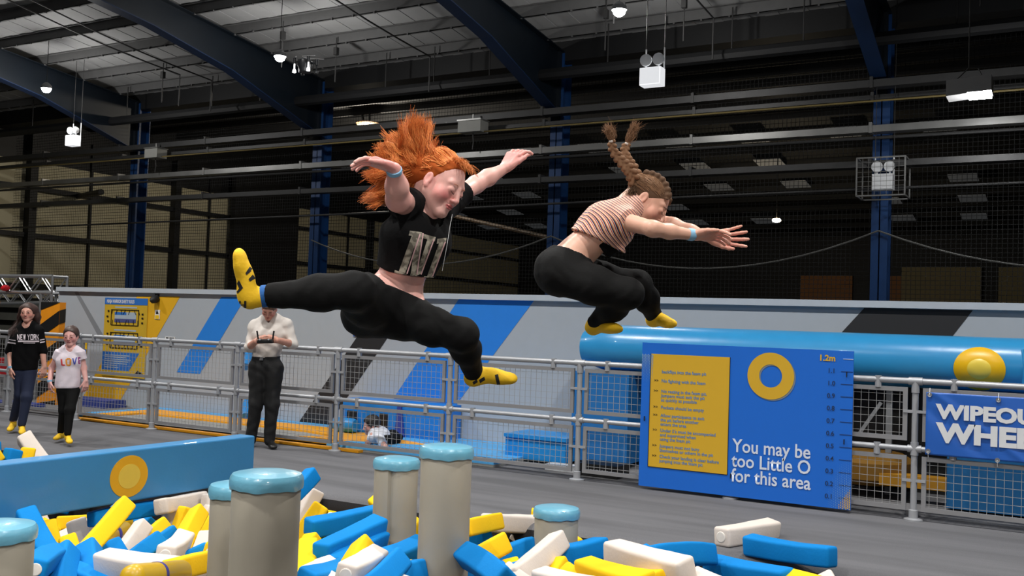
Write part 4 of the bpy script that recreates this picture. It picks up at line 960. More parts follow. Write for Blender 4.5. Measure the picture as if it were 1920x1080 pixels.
# --- deeper layers
rr = random.Random(11); k = 0
for X in np.arange(-8.2, -.3, .42):
    for Y in np.arange(3.3, 6.0, .42):
        x, y = X + rr.uniform(-.1, .1), Y + rr.uniform(-.1, .1)
        if any(math.hypot(x - atd(*p, Z)[0], y - atd(*p, Z)[1]) < .30 for p, Z, *_ in PILL): continue
        if y + x * .0 > 6.0 or (y < 3.9 and x > -3): continue
        dd = CM.T @ (np.array([x, y, -.2]) - CAM); u = 960 + 1851 * dd[0] / dd[2]; v_ = 540 + 1851 * dd[1] / dd[2]
        if u < -120 or u > 1750 or v_ > 1180: continue
        if y > 5.85 - .0: continue
        c = 'BYW'[rr.randrange(3)]; k += 1
        zz = -.36 - (.14 if x > -1.8 else 0)
        place_block(c, (x, y, zz + rr.uniform(-.04, .04)), (math.cos(k * 2.4), math.sin(k * 2.4), rr.uniform(-.35, .35)), rr.uniform(0, 1.5), CN[c] + ' foam block lying deep in the shade under the others', CN[c] + ' foam blocks deep in the pit', 0, 1, k)
# ================================================================== smooth solid bodies: distance fields turned into one skin
class Sdf:
    def __init__(s): s.p = []; s.cuts = []; s.fold = 0.; s.foldf = (30, 45, 25)
    def cone(s, a, b, ra, rb, k=.02, flat=False): s.p.append(('c', np.array(a, float), np.array(b, float), ra, rb, k, flat)); return s
    def chain(s, pts, rs, k=.02):
        for i in range(len(pts) - 1): s.cone(pts[i], pts[i + 1], rs[i], rs[i + 1], k)
        return s
    def ell(s, c, R, r, k=.02, sub=False): s.p.append(('s' if sub else 'e', np.array(c, float), np.array(R, float), np.array(r, float), k)); return s
    def cut(s, p, n, R=0): s.cuts.append((np.array(p, float), _n(n), R)); return s       # removes the side n points to
    def cutsph(s, c, r): s.cuts.append((np.array(c, float), float(r), 0)); return s
    @staticmethod
    def one(q, P):
        if q[0] == 'c':
            _, a, b, ra, rb, k, flat = q; ab = b - a; L2 = ab @ ab + 1e-12
            pa = P - a; t = (pa @ ab) / L2; tc = np.clip(t, 0, 1)
            d = np.sqrt(((pa - tc[:, None] * ab) ** 2).sum(1)) - (ra + (rb - ra) * tc)
            if flat:
                L = math.sqrt(L2); rad = np.sqrt(((pa - t[:, None] * ab) ** 2).sum(1)) - (ra + (rb - ra) * tc)
                d = np.maximum(rad, np.abs(t - .5) * L - L / 2)
            return d
        _, c, R, r, k = q[:5]; x = (P - c) @ R.T
        k0 = np.sqrt(((x / r) ** 2).sum(1)); k1 = np.sqrt(((x / r ** 2) ** 2).sum(1)) + 1e-9
        return k0 * (k0 - 1) / k1
    def ev(s, P, idx=None, ext=True):
        d = None
        for i in (range(len(s.p)) if idx is None else idx):
            q = s.p[i]; e = s.one(q, P)
            if d is None: d = e if q[0] != 's' else np.full(len(P), 1.); 
            elif q[0] == 's':
                k = q[4]; h = np.maximum(k - np.abs(d + e), 0) / k; d = np.maximum(d, -e) + h * h * k * .25
            else:
                k = q[5] if q[0] == 'c' else q[4]; h = np.maximum(k - np.abs(d - e), 0) / k; d = np.minimum(d, e) - h * h * k * .25
        if s.fold:
            f = s.foldf; d = d + s.fold * np.sin(P[:, 0] * f[0] + 2 * np.sin(P[:, 2] * f[1] * .5) + P[:, 1] * f[1]) * np.sin(P[:, 2] * f[2] + 1.5 * np.sin(P[:, 0] * f[0] * .6))
        for c, n, Rl in s.cuts:
            if isinstance(n, float): d = np.maximum(d, n - np.sqrt(((P - c) ** 2).sum(1)))
            elif Rl: d = np.where(((P - c) ** 2).sum(1) < Rl * Rl, np.maximum(d, (P - c) @ n), d)
            else: d = np.maximum(d, (P - c) @ n)
        return d
    def bounds(s):
        lo = np.full(3, 1e9); hi = -lo
        for q in s.p:
            if q[0] == 'c':
                r = max(q[3], q[4])
                for a in (q[1], q[2]): lo = np.minimum(lo, a - r); hi = np.maximum(hi, a + r)
            elif q[0] == 'e': r = q[3].max(); lo = np.minimum(lo, q[1] - r); hi = np.maximum(hi, q[1] + r)
        return lo - .01, hi + .01
    def mesh(s, h):
        lo, hi = s.bounds(); B = 4; nb = np.ceil((hi - lo) / (h * B)).astype(int) + 1
        ax = [lo[i] + (np.arange(nb[i]) + .5) * h * B - h * .5 for i in range(3)]
        G = np.stack(np.meshgrid(*ax, indexing='ij'), -1).reshape(-1, 3)
        act = []; D = np.empty(len(G)); CH = 200000; per = []
        D = s.ev(G); R = h * B * .87 + h * 1.5
        act = np.nonzero(np.abs(D) < R * 1.35 + s.fold)[0]
        n = nb * B
        F = np.repeat(np.repeat(np.repeat(np.where(D.reshape(nb) > 0, 1., -1.).astype(np.float32), B, 0), B, 1), B, 2)
        off = np.stack(np.meshgrid(*[np.arange(B)] * 3, indexing='ij'), -1).reshape(-1, 3)
        bi = np.stack(np.unravel_index(act, nb), -1)
        for st in range(0, len(act), 220):
            bb = bi[st:st + 220]; cc = G[act[st:st + 220]]
            idx = None
            pd = [np.min(s.one(q, cc)) if q[0] != 's' else np.min(s.one(q, cc)) for q in s.p]
            idx = [i for i, v in enumerate(pd) if v < R * 2 + .05]
            if not idx or s.p[idx[0]][0] == 's': idx = sorted(set(idx) | {int(np.argmin([v if s.p[i][0] != 's' else 9 for i, v in enumerate(pd)]))})
            g = (bb[:, None, :] * B + off[None]).reshape(-1, 3)
            P = lo + g * h
            F[g[:, 0], g[:, 1], g[:, 2]] = s.ev(P, idx)
        I = F < 0; nx, ny, nz = n
        cid = lambda i, j, k: (i.astype(np.int64) * ny + j) * nz + k
        acc_id = []; acc_p = []; quads = []
        for axn in range(3):
            sl0 = [slice(None)] * 3; sl1 = [slice(None)] * 3; sl0[axn] = slice(0, -1); sl1[axn] = slice(1, None)
            e = np.argwhere(I[tuple(sl0)] != I[tuple(sl1)])
            u, v = [(1, 2), (2, 0), (0, 1)][axn]
            e = e[(e[:, u] > 0) & (e[:, v] > 0)]
            if not len(e): continue
            e1 = e.copy(); e1[:, axn] += 1
            f0 = F[e[:, 0], e[:, 1], e[:, 2]]; f1 = F[e1[:, 0], e1[:, 1], e1[:, 2]]; t = f0 / (f0 - f1)
            P = e.astype(float); P[:, axn] += t
            cs = []
            for du, dv in ((-1, -1), (0, -1), (0, 0), (-1, 0)):
                c = e.copy(); c[:, u] += du; c[:, v] += dv; ids = cid(c[:, 0], c[:, 1], c[:, 2]); cs.append(ids); acc_id.append(ids); acc_p.append(P)
            q = np.stack(cs, 1); flip = ~(f0 < 0); q[flip] = q[flip][:, ::-1]; quads.append(q)
        ids = np.concatenate(acc_id); P = np.concatenate(acc_p); un, inv = np.unique(ids, return_inverse=True)
        cnt = np.bincount(inv); V = np.stack([np.bincount(inv, P[:, k]) / cnt for k in range(3)], 1)
        Q = np.searchsorted(un, np.concatenate(quads))
        v = V[Q]; vol = np.einsum('ij,ij->i', v[:, 0], np.cross(v[:, 1], v[:, 2]) + np.cross(v[:, 2], v[:, 3])).sum()
        if vol < 0: Q = Q[:, ::-1]
        return lo + V * h, Q
def np_mesh(name, V, Q, m, parent=None, origin=None, tint=None, smooth=True):
    if parent is not None: o0 = np.array(world_loc(parent)); loc = (0, 0, 0)
    else: o0 = np.array(origin if origin is not None else [V[:, 0].mean(), V[:, 1].mean(), V[:, 2].min()]); loc = tuple(o0)
    me = bpy.data.meshes.new(name); k = Q.shape[1]
    me.vertices.add(len(V)); me.vertices.foreach_set('co', (V - o0).astype(np.float32).ravel())
    me.loops.add(Q.size); me.loops.foreach_set('vertex_index', Q.astype(np.int32).ravel())
    me.polygons.add(len(Q)); me.polygons.foreach_set('loop_start', (np.arange(len(Q)) * k).astype(np.int32)); me.polygons.foreach_set('loop_total', np.full(len(Q), k, np.int32))
    me.update(calc_edges=True); me.validate()
    if smooth: me.polygons.foreach_set('use_smooth', [True] * len(me.polygons))
    if tint is not None:
        at = me.color_attributes.new('tint', 'FLOAT_COLOR', 'POINT'); at.data.foreach_set('color', np.concatenate([tint, np.ones((len(V), 1))], 1).astype(np.float32).ravel())
    me.materials.append(m)
    o = bpy.data.objects.new(name, me); COL.objects.link(o); o.location = loc; o.parent = parent
    return o
A3 = lambda *r: np.array(r, float)
I3 = np.eye(3)
# head: local axes r (its right hand side), f (where the face looks), u (crown)
class Head:
    def __init__(s, c, f, u, sc=1.):
        s.c = np.array(c, float); s.f = _n(f); s.u = _n(np.array(u) - np.dot(u, s.f) * s.f); s.r = np.cross(s.f, s.u); s.s = sc; s.R = A3(s.r, s.f, s.u)
    def P(s, x, y, z): return s.c + (s.r * x + s.f * y + s.u * z) * s.s
    def L(s, V): return ((V - s.c) @ s.R.T) / s.s
    def add(s, S, closed=False):
        q = s.s; E = lambda x, y, z, a, b, c, k=.02, sub=False: S.ell(s.P(x, y, z), s.R, A3(a, b, c) * q, k * q, sub)
        E(0, -.014, .028, .071, .091, .078); E(0, .022, -.02, .058, .062, .072, .03)
        for i in (-1, 1):
            S.cone(s.P(i * .048, .0, -.045), s.P(i * .014, .066, -.088), .019 * q, .014 * q, .03 * q)
            E(i * .038, .052, -.03, .025, .024, .026, .02)
            E(i * .026, .067, .024, .022, .010, .010, .016)
        E(0, .067, -.087, .019, .017, .016, .02)
        E(0, .075, -.055, .022, .014, .020, .015)
        for i in (-1, 1): E(i * .031, .099, .003, .018, .0125, .013, .014, True)
        for i in (-1, 1): E(i * .031, .0745, .002, .0145, .0118, .0115, .008)
        S.cone(s.P(0, .083, .014), s.P(0, .1, -.024), .0075 * q, .0095 * q, .012 * q); E(0, .100, -.028, .0105, .0095, .009, .006)
        for i in (-1, 1): E(i * .0115, .092, -.031, .0065, .008, .006, .004)
        E(0, .0895, -.0515, .0185, .0065, .0042, .003); E(0, .0885, -.0605, .0165, .007, .005, .003); E(0, .1, -.056, .015, .006, .0012, .002, True)
        for i in (-1, 1):
            S.ell(s.P(i * .073, -.008, -.008), s.R @ np.array([[1, 0, 0], [0, 1, 0], [0, 0, 1]]), A3(.008, .017, .029) * q, .006 * q)
            E(i * .082, -.004, -.004, .006, .010, .018, .004, True)
            E(i * .072, -.002, -.032, .007, .009, .010, .006)
        S.p.append(('e', s.P(0, -.05, -.03), s.R, A3(.05, .045, .05) * q, .03 * q))
def skin_tint(V, head, base, lip, blush=0., hands=(), red=(), redc=(190, 92, 90)):
    b = np.array(lin(base)); T = np.tile(b, (len(V), 1)); L = head.L(V)
    n = .04 * (np.sin(L[:, 0] * 90 + 2) * np.sin(L[:, 2] * 70 + L[:, 1] * 60)); T *= (1 + n)[:, None]
    def mixin(mask, c):
        nonlocal T; mask = np.clip(mask, 0, 1)[:, None]; T = T * (1 - mask) + np.array(lin(c)) * mask
    front = L[:, 1] > .03
    g = lambda x, y, a, b: np.exp(-(((L[:, 0] - x) / a) ** 2 + ((L[:, 2] - y) / b) ** 2)) * front * (np.abs(L[:, 0]) < .08)
    if blush:
        for i in (-1, 1): mixin(blush * g(i * .045, -.028, .026, .024), redc)
        mixin(blush * .5 * g(0, -.03, .014, .012), redc)
        mixin(.35 * blush * (np.abs(L[:, 0]) > .06) * (np.abs(L[:, 1] + .005) < .03) * (np.abs(L[:, 2] + .005) < .035), redc)
    m1 = (np.sqrt((L[:, 0] / .021) ** 2 + ((L[:, 2] + .056) / .0095) ** 2) < 1) & (L[:, 1] > .078); mixin(m1 * .85, lip)
    mixin(((np.abs(L[:, 2] + .056) < .0016) & (np.abs(L[:, 0]) < .018) & (L[:, 1] > .078)) * .8, (90, 40, 40))
    for hc, hr in red: mixin(.55 * np.exp(-((V - np.array(hc)) ** 2).sum(1) / hr ** 2), redc)
    return T
def hand(S, w, d, nrm, side, sc=1., curl=(.2, .25, .3, .35), spread=.06, thumb=.6, tcurl=.3, kk=.006):
    """w wrist, d finger direction, nrm palm normal (palm side), side +1 when the thumb lies towards cross(d, nrm)"""
    w = np.array(w, float); d = _n(d); nrm = _n(np.array(nrm) - np.dot(nrm, d) * d); a = np.cross(d, nrm) * side; q = sc
    palm = w + d * .075 * q
    for t in (-.028, -.01, .01, .028):
        S.cone(w + d * .008 * q + a * t * .55 * q, palm + a * t * q * 1.02, .0145 * q, .0115 * q, .012 * q)
    S.ell(w + d * .03 * q + a * .022 * q + nrm * .006 * q, A3(a, d, nrm), A3(.016, .028, .013) * q, .012 * q)
    Ls = [(.040, .024, .019), (.044, .028, .020), (.041, .026, .020), (.032, .019, .017)]
    for f in range(4):
        t = .030 - .0198 * f; base = palm + a * t * q; dd = _n(d + a * spread * (1.5 - f)); c = curl[f]; p = base; r = (.0085, .0088, .0084, .0074)[f] * q
        ang = 0
        for i, L in enumerate(Ls[f]):
            ang += c * (1., 1.2, .8)[i]; dv = dd * math.cos(ang) + nrm * math.sin(ang); p2 = p + dv * L * q
            S.cone(p, p2, r * (1 - .06 * i), r * (1 - .06 * (i + 1)), kk * (1 if i == 0 else .7) * q); p = p2
    p = w + d * .022 * q + a * .026 * q; dv = _n(d * math.cos(thumb) + a * math.sin(thumb) + nrm * .25)
    p2 = p + dv * .036 * q; S.cone(p, p2, .0125 * q, .0105 * q, .01 * q)
    dv = _n(dv + d * tcurl + nrm * .15); p3 = p2 + dv * .028 * q; S.cone(p2, p3, .0102 * q, .009 * q, .006 * q)
    dv = _n(dv + d * tcurl * .6 - a * .05); S.cone(p3, p3 + dv * .02 * q, .009 * q, .0075 * q, .005 * q)
def shoe(S, heel, toe, up, q=1., w=1.):
    heel, toe = np.array(heel, float), np.array(toe, float); d = _n(toe - heel); up = _n(np.array(up) - np.dot(up, d) * d); sd = np.cross(d, up); L = np.linalg.norm(toe - heel); R = A3(sd, d, up)
    S.ell(heel + d * .02 * q + up * .014 * q, R, A3(.029 * w, .034, .032) * q, .02)
    S.ell(heel + d * L * .38 + up * .012 * q, R, A3(.029 * w, L * .36 / q, .029) * q, .02)
    S.ell(heel + d * L * .72 + up * .0 * q, R, A3(.038 * w, L * .26 / q, .023) * q, .02)
    S.ell(heel + d * L * .92 - up * .004 * q, R, A3(.031 * w, L * .13 / q, .016) * q, .015)
    S.cut(heel - up * .026 * q, -up)
def strands(name, roots, ctrl, rad, m, parent, npt=12, tip=.25, seed=0, freq=0., amp=0.):
    """each hair a thin three-sided tube through its control points (Catmull-Rom)"""
    N = len(ctrl); C = np.array(ctrl, float); K = C.shape[1]
    T = np.linspace(0, K - 1.0001, npt); out = np.empty((N, npt, 3))
    Ce = np.concatenate([2 * C[:, :1] - C[:, 1:2], C, 2 * C[:, -1:] - C[:, -2:-1]], 1)
    for j, t in enumerate(T):
        i = int(t); u = t - i; p0, p1, p2, p3 = Ce[:, i], Ce[:, i + 1], Ce[:, i + 2], Ce[:, i + 3]
        out[:, j] = .5 * ((2 * p1) + (-p0 + p2) * u + (2 * p0 - 5 * p1 + 4 * p2 - p3) * u * u + (-p0 + 3 * p1 - 3 * p2 + p3) * u ** 3)
    if amp:
        rs = np.random.RandomState(seed); ph = rs.rand(N, 3) * 6.28; tt = np.linspace(0, 1, npt)
        for k in range(3): out[:, :, k] += amp * tt[None, :] * np.sin(freq * tt[None, :] + ph[:, k:k + 1])
    d = np.gradient(out, axis=1); d /= np.linalg.norm(d, axis=2, keepdims=True) + 1e-9
    ref = np.array([.3, .5, .81]); x = np.cross(d, ref); x /= np.linalg.norm(x, axis=2, keepdims=True) + 1e-9; y = np.cross(d, x)
    rr_ = rad * np.linspace(1, tip, npt)[None, :, None] * np.ones((N, 1, 1))
    V = np.stack([out + (x * math.cos(a) + y * math.sin(a)) * rr_ for a in (0, 2.094, 4.189)], 2)   # N,npt,3,3
    V = V.reshape(-1, 3); b = np.arange(N)[:, None] * npt * 3 + np.arange(npt - 1)[None, :] * 3; b = b.ravel(); Q = []
    for j in range(3): Q.append(np.stack([b + j, b + (j + 1) % 3, b + 3 + (j + 1) % 3, b + 3 + j], 1))
    return np_mesh(name, V, np.concatenate(Q), m, parent)
def eyes(head, parent, iris=(60, 50, 40), look=(0, 1, 0), r=.0118, lid=.0):
    Mi = mat('iris_%d' % iris[0], iris, .2); Ms = mat('eye_white', (225, 215, 212), .25); lk = _n(head.R.T @ np.array(look, float))
    for i in (-1, 1):
        c = head.P(i * .031, .0785, .003); q = head.s
        m = MB(); m.lathe(c, [(math.sin(a) * r * q, -math.cos(a) * r * q) for a in np.linspace(.02, PI - .02, 12)], 16, axis=head.f); e = m.build('eye', Ms, parent, True)
        m = MB(); m.lathe(c + lk * r * q * .93, [(.0055 * q, 0), (.0052 * q, .0008), (.001, .0012)], 14, axis=lk); m.build('iris', Mi, e, True)
def facestrip(head, parent, name, pts, w, m, n=6):
    mb = MB(); mb.tube([head.P(*p) for p in pts], [w * .5] + [w] * (len(pts) - 2) + [w * .4], n); return mb.build(name, m, parent, True)
def bvh_of(o):
    me = o.data; off = world_loc(o); n = len(me.vertices); co = np.zeros(n * 3); me.vertices.foreach_get('co', co); co = co.reshape(-1, 3) + np.array(off)
    return BVHTree.FromPolygons([Vector(c) for c in co], [tuple(p.vertices) for p in me.polygons])
def decal(o, quads, m, name, parent, lift=.0018, nu=6, nv=14):
    """printed patches: quads seen along the view of the garment's front, laid on the cloth"""
    T = bvh_of(o); mb = MB()
    for Q in quads:
        Q = np.array(Q, float); g = []
        ok = True
        for i in range(nu + 1):
            for j in range(nv + 1):
                u, v = i / nu, j / nv; p = Q[0] * (1 - u) * (1 - v) + Q[1] * u * (1 - v) + Q[2] * u * v + Q[3] * (1 - u) * v
                d = ray(p[0], p[1]); dn = Vector(d).normalized(); hit = T.ray_cast(Vector(CAM), dn)
                g.append(np.array(hit[0]) + np.array(hit[1]) * lift if hit[0] is not None else None)
        for i in range(nu):
            for j in range(nv):
                a = [i * (nv + 1) + j, (i + 1) * (nv + 1) + j, (i + 1) * (nv + 1) + j + 1, i * (nv + 1) + j + 1]
                ps = [g[k] for k in a]
                if all(p is not None for p in ps): mb.poly(ps)
    if mb.v: return mb.build(name, m, parent, True)
# ================================================================== people
M_skin = attr_mat('skin', .45, sss=.12, bump=.05, bscale=260)
M_blacktee = mat('black_cotton', (15, 15, 16), .9, bump=.25, bscale=40, var=.1, spec=.12)
M_legging = mat('black_legging_jersey', (17, 17, 17), .85, bump=.12, bscale=60, var=.1, spec=.18)
M_shoe = mat('yellow_grip_sock', (238, 190, 22), .75, bump=.15, bscale=80, var=.06)
M_sock = mat('blue_ankle_sock', (28, 92, 160), .8, bump=.2, bscale=200)
M_grip = mat('grip_print_black', (26, 26, 30), .6)
M_lash = mat('dark_lashes', (52, 30, 24), .7)
M_band = mat('pale_blue_wristband', (140, 190, 222), .6)
def torso(S, j, lat, r, inf=0., k=.03, sh=True, neck=True, hips=True):
    """j: pelvis waist chest neck points; lat unit vector to the person's left; r radii (pelvis, waist, chest, top)"""
    P, Wt, Ch, Nk = [np.array(j[x], float) for x in ('pelvis', 'waist', 'chest', 'neck')]; a, b, c, d = r
    for i in (-1, 1):
        o = lat * i
        if hips: S.cone(P + o * a * .62, Wt + o * b * .5, a + inf, b + inf, k)
        S.cone(Wt + o * b * .5, Ch + o * c * .66, b + inf, c + inf, k)
        S.cone(Ch + o * c * .66, Nk + o * d * .9, c + inf, d + inf, k)
def side_tube(S, pts, rs, inf=0., k=.015, n=None): S.chain(pts[:n], [r + inf for r in rs[:n]], k)
def foot_sole(head): pass

# ------------------------------------------------------------------ the red-haired girl, leaping with legs split
def girl_red():
    G = lambda x, y, z: atd(x, y, z)
    J = dict(pelvis=G(738, 562, 3.60), waist=G(752, 522, 3.60), chest=G(781, 448, 3.58), neck=G(806, 398, 3.60))
    lat = _n(G(838, 392, 3.72) - G(768, 384, 3.52)); head = Head(atd(827, 345, 3.56), cdir(.72, -.47, .50), cdir(.52, .85, .02), .98)
    shR, elR, wrR = G(768, 388, 3.56), G(747, 374, 3.36), G(739, 318, 3.25)
    shL, elL, wrL = G(842, 378, 3.74), G(892, 346, 3.90), G(946, 316, 3.98)
    hipR, knR, anR = G(708, 572, 3.55), G(664, 545, 3.27), G(500, 555, 3.30)
    hipL, knL, anL = G(757, 590, 3.60), G(866, 627, 3.42), G(889, 702, 3.66)
    B = Sdf(); torso(B, J, lat, (.080, .060, .072, .040))
    B.cone(J['neck'], head.P(0, -.03, -.07), .040, .042, .03)
    B.cone(J['neck'] + lat * .04, shL, .04, .037, .03); B.cone(J['neck'] - lat * .04, shR, .04, .040, .03)
    B.chain([shR, elR, G(744, 350, 3.31), wrR], [.042, .041, .037, .024], .02)
    B.chain([shL, elL, G(915, 333, 3.94), wrL], [.038, .033, .032, .021], .02)
    legR = ([hipR, G(690, 562, 3.45), knR, G(600, 549, 3.29), anR], [.098, .082, .052, .050, .036])
    legL = ([hipL, G(812, 613, 3.50), knL, G(874, 655, 3.52), anL], [.086, .057, .045, .041, .030])
    side_tube(B, *legR, k=.04); side_tube(B, *legL, k=.04)
    B.ell(G(685, 588, 3.60), I3, A3(.085, .085, .085), .05)
    hand(B, wrR + cdir(-.1, .4, .2) * .004, cdir(-.92, .30, .30), cdir(-.25, -.92, .25), 1, .90, (.28, .32, .36, .4), .08, .5, .5)
    hand(B, wrL, cdir(.50, .80, -.30), cdir(.55, -.45, -.75), -1, .95, (.42, .48, .46, .42), .07, .45, .6)
    head.add(B)
    # feet inside the shoes
    V, Q = B.mesh(.0031)
    T = skin_tint(V, head, (232, 178, 166), (196, 90, 92), .75, red=[(atd(722, 300, 3.22), .07), (atd(966, 292, 4.0), .06), (elR, .04)], redc=(214, 112, 112))
    body = np_mesh('person', V, Q, M_skin, None, J['pelvis'], T)
    tag(body, 'red-haired girl leaping with legs split, in black crop top and black leggings', 'person', None)
    # crop top
    Tp = Sdf(); Tp.fold = .0022; Tp.foldf = (38, 30, 22)
    hem = G(757, 512, 3.58); up = _n(J['chest'] - J['waist'])
    torso(Tp, dict(pelvis=J['pelvis'], waist=G(755, 525, 3.59), chest=J['chest'], neck=G(804, 402, 3.6)), lat, (.08, .069, .080, .043), .012, .04, hips=False)
    Tp.cone(J['neck'] + lat * .05, shL + lat * .012, .05, .050, .03); Tp.cone(shL, G(868, 360, 3.80), .052, .053, .02, True)
    Tp.cone(J['neck'] - lat * .05, shR, .055, .062, .03); Tp.cone(shR + cdir(.3, 0, -.8) * .02, shR + (elR - shR) * .55, .064, .060, .02, True)
    Tp.cut(hem, _n(-up + cdir(.28, 0, 0) * .0 + lat * .0)); Tp.cut(G(735, 508, 3.55), _n(-up * 1 + cdir(-.0, -.12, 0)))
    Tp.cutsph(head.P(0, .015, -.125), .068)
    V, Q = Tp.mesh(.0034); top = np_mesh('crop_top', V, Q, M_blacktee, body)
    z = lambda x, y: (480 + x / 3.097, 280 + y / 3.097)
    camo = mat('camouflage_print', (150, 142, 124), .7, var=.45, scale=38); nt = camo.node_tree
    for nd in nt.nodes:
        if nd.type == 'TEX_NOISE': nd.inputs['Detail'].default_value = 1
        if nd.type == 'MIX': nd.inputs[6].default_value = (*lin((104, 98, 86)), 1); nd.inputs[7].default_value = (*lin((176, 168, 150)), 1); mixn = nd
    rmp = nt.nodes.new('ShaderNodeValToRGB'); rmp.color_ramp.interpolation = 'CONSTANT'
    rmp.color_ramp.elements[0].color = (0, 0, 0, 1); rmp.color_ramp.elements[1].position = .47; rmp.color_ramp.elements[1].color = (.5, .5, .5, 1); e = rmp.color_ramp.elements.new(.56); e.color = (1, 1, 1, 1)
    l = mixn.inputs[0].links[0]; s0 = l.from_socket; nt.links.new(s0, rmp.inputs[0]); nt.links.new(rmp.outputs[0], mixn.inputs[0])
    qs = [[(908, 490), (944, 492), (860, 736), (824, 724)], [(934, 480), (966, 486), (926, 752), (892, 752)], [(998, 508), (1026, 515), (948, 738), (918, 754)],
          [(893, 474), (962, 482), (956, 507), (887, 500)], [(806, 700), (876, 724), (866, 757), (800, 730)], [(965, 490), (1042, 510), (1035, 534), (957, 514)],
          [(1066, 530), (1096, 530), (1016, 758), (984, 756)], [(1052, 520), (1105, 514), (1098, 540), (1047, 548)], [(974, 736), (1030, 740), (1020, 768), (966, 764)]]
    decal(top, [[z(*p) for p in q] for q in qs], camo, 'letter_print', top)
    pk = mat('pale_pink_print', (218, 176, 176), .7)
    decal(top, [[z(*p) for p in q] for q in [[(947, 492), (955, 492), (873, 740), (866, 738)], [(965, 488), (972, 488), (932, 742), (925, 742)], [(1027, 520), (1034, 522), (953, 742), (946, 740)], [(1093, 536), (1100, 536), (1020, 752), (1013, 752)]]], pk, 'letter_edge_print', top, .0026, 2, 14)
    m = MB(); m.tube([G(848, 402, 3.56), G(843, 428, 3.52), G(839, 455, 3.50), G(834, 482, 3.50), G(829, 508, 3.51)], .0008, 6); m.build('white_drawstring', mat('white_cord', (225, 225, 225), .7), top)
    # leggings
    Lg = Sdf(); torso(Lg, J, lat, (.080, .060, .072, .04), .005, .04)
    side_tube(Lg, *legR, inf=.005, k=.045); side_tube(Lg, *legL, inf=.005, k=.045); Lg.ell(G(685, 588, 3.60), I3, A3(.09, .09, .09), .05)
    Lg.cone(hipR, hipL, .09, .085, .04)
    Lg.p = [q for q in Lg.p]; Lg.cut(G(742, 536, 3.6), _n(G(800, 480, 3.6) - G(764, 553, 3.6)), .20)
    Lg.cut(anR + (knR - anR) * .02, anR - knR); Lg.fold = .0012; Lg.foldf = (60, 70, 50)
    # second ankle trimmed with a sphere round the foot
    Lg.cutsph(anL + (anL - G(874, 655, 3.52)) * .5, .035)
    V, Q = Lg.mesh(.0036); np_mesh('leggings', V, Q, M_legging, body)
    # shoes and socks
    for nm, hl, tl, up_, ank, kn in (('R', G(457, 566, 3.28), G(450, 470, 3.26), cdir(1, .1, .0), anR, knR), ('L', G(883, 712, 3.66), G(966, 708, 3.64), cdir(.1, 1, .1), anL, knL)):
        Sh = Sdf(); shoe(Sh, hl, tl, up_, 1.06, .95); Sh.cone(hl + (ank - hl) * .3, ank + (ank - kn) * .02, .030, .034, .02)
        V, Q = Sh.mesh(.0032); sh = np_mesh('yellow_shoe', V, Q, M_shoe, body)
        d = _n(ank - kn); Sk = Sdf(); Sk.cone(ank - d * .008, ank + d * .016, .038, .0375, .005, True); V, Q = Sk.mesh(.003); np_mesh('blue_sock', V, Q, M_sock, body)
        if nm == 'R':
            decal(sh, [[(433, 548), (446, 520), (456, 540), (436, 562)], [(443, 572), (462, 570), (462, 576), (443, 578)], [(448, 564), (452, 564), (452, 582), (448, 582)], [(458, 564), (462, 564), (462, 582), (458, 582)],
                       [(468, 500), (474, 506), (462, 516), (460, 512)], [(476, 512), (482, 520), (468, 528), (466, 523)]], M_grip, 'grip_print', sh, .0015, 4, 4)
        else:
            decal(sh, [[(928, 703), (934, 702), (938, 720), (932, 721)], [(898, 712), (908, 706), (910, 712), (900, 718)], [(886, 716), (894, 711), (896, 716), (888, 721)]], M_grip, 'grip_print', sh, .0015, 3, 5)
    # face details: lowered lids, lashes, brows
    for i in (-1, 1):
        facestrip(head, body, 'eyelashes', [(i * .018, .0865, -.005), (i * .026, .0915, -.0085), (i * .034, .091, -.008), (i * .043, .084, -.003)], .0012, M_lash)
        facestrip(head, body, 'eyebrow', [(i * .014, .0835, .021), (i * .026, .0865, .026), (i * .04, .079, .024)], .0016, mat('ginger_brow', (176, 104, 66), .8))
    m = MB(); c = wrR + cdir(.1, -.8, 0) * .004; dd = _n(wrR - G(744, 350, 3.31)); m.lathe(c, [(.026, -.007), (.027, 0), (.026, .007)], 20, axis=dd); m.build('wristband', M_band, body, SM)
    # hair
    Mh = mat('copper_red_hair', (198, 104, 46), .6, var=.3, scale=30, spec=.25); Mh2 = mat('bright_copper_hair', (226, 140, 72), .55, var=.3, scale=30, spec=.25)
    C = Sdf(); C.ell(head.P(0, -.02, .032), head.R, A3(.077, .094, .082) * .98, .02)
    C.chain([head.P(.0, -.06, .05), atd(775, 318, 3.60), atd(742, 315, 3.62)], [.058, .050, .034], .05)
    C.chain([atd(775, 312, 3.60), atd(768, 270, 3.60)], [.05, .028], .04)
    C.cut(head.P(0, .034, .05), head.R.T @ _n([0, 1, -.55])); C.cutsph(head.P(0, .105, -.01), .094); C.fold = .003; C.foldf = (70, 90, 80)
    V, Q = C.mesh(.004); hair = np_mesh('hair', V, Q, mat('deep_copper_hair', (164, 80, 34), .85, var=.3, scale=40, spec=.1), body)
    rs = np.random.RandomState(5); ctrl = []
    tips = [((700, 372), 3.58), ((697, 330), 3.55), ((703, 300), 3.6), ((712, 275), 3.6), ((728, 252), 3.62), ((745, 246), 3.6), ((768, 232), 3.6), ((780, 222), 3.6), ((796, 222), 3.6), ((803, 258), 3.62)]
    locks = []
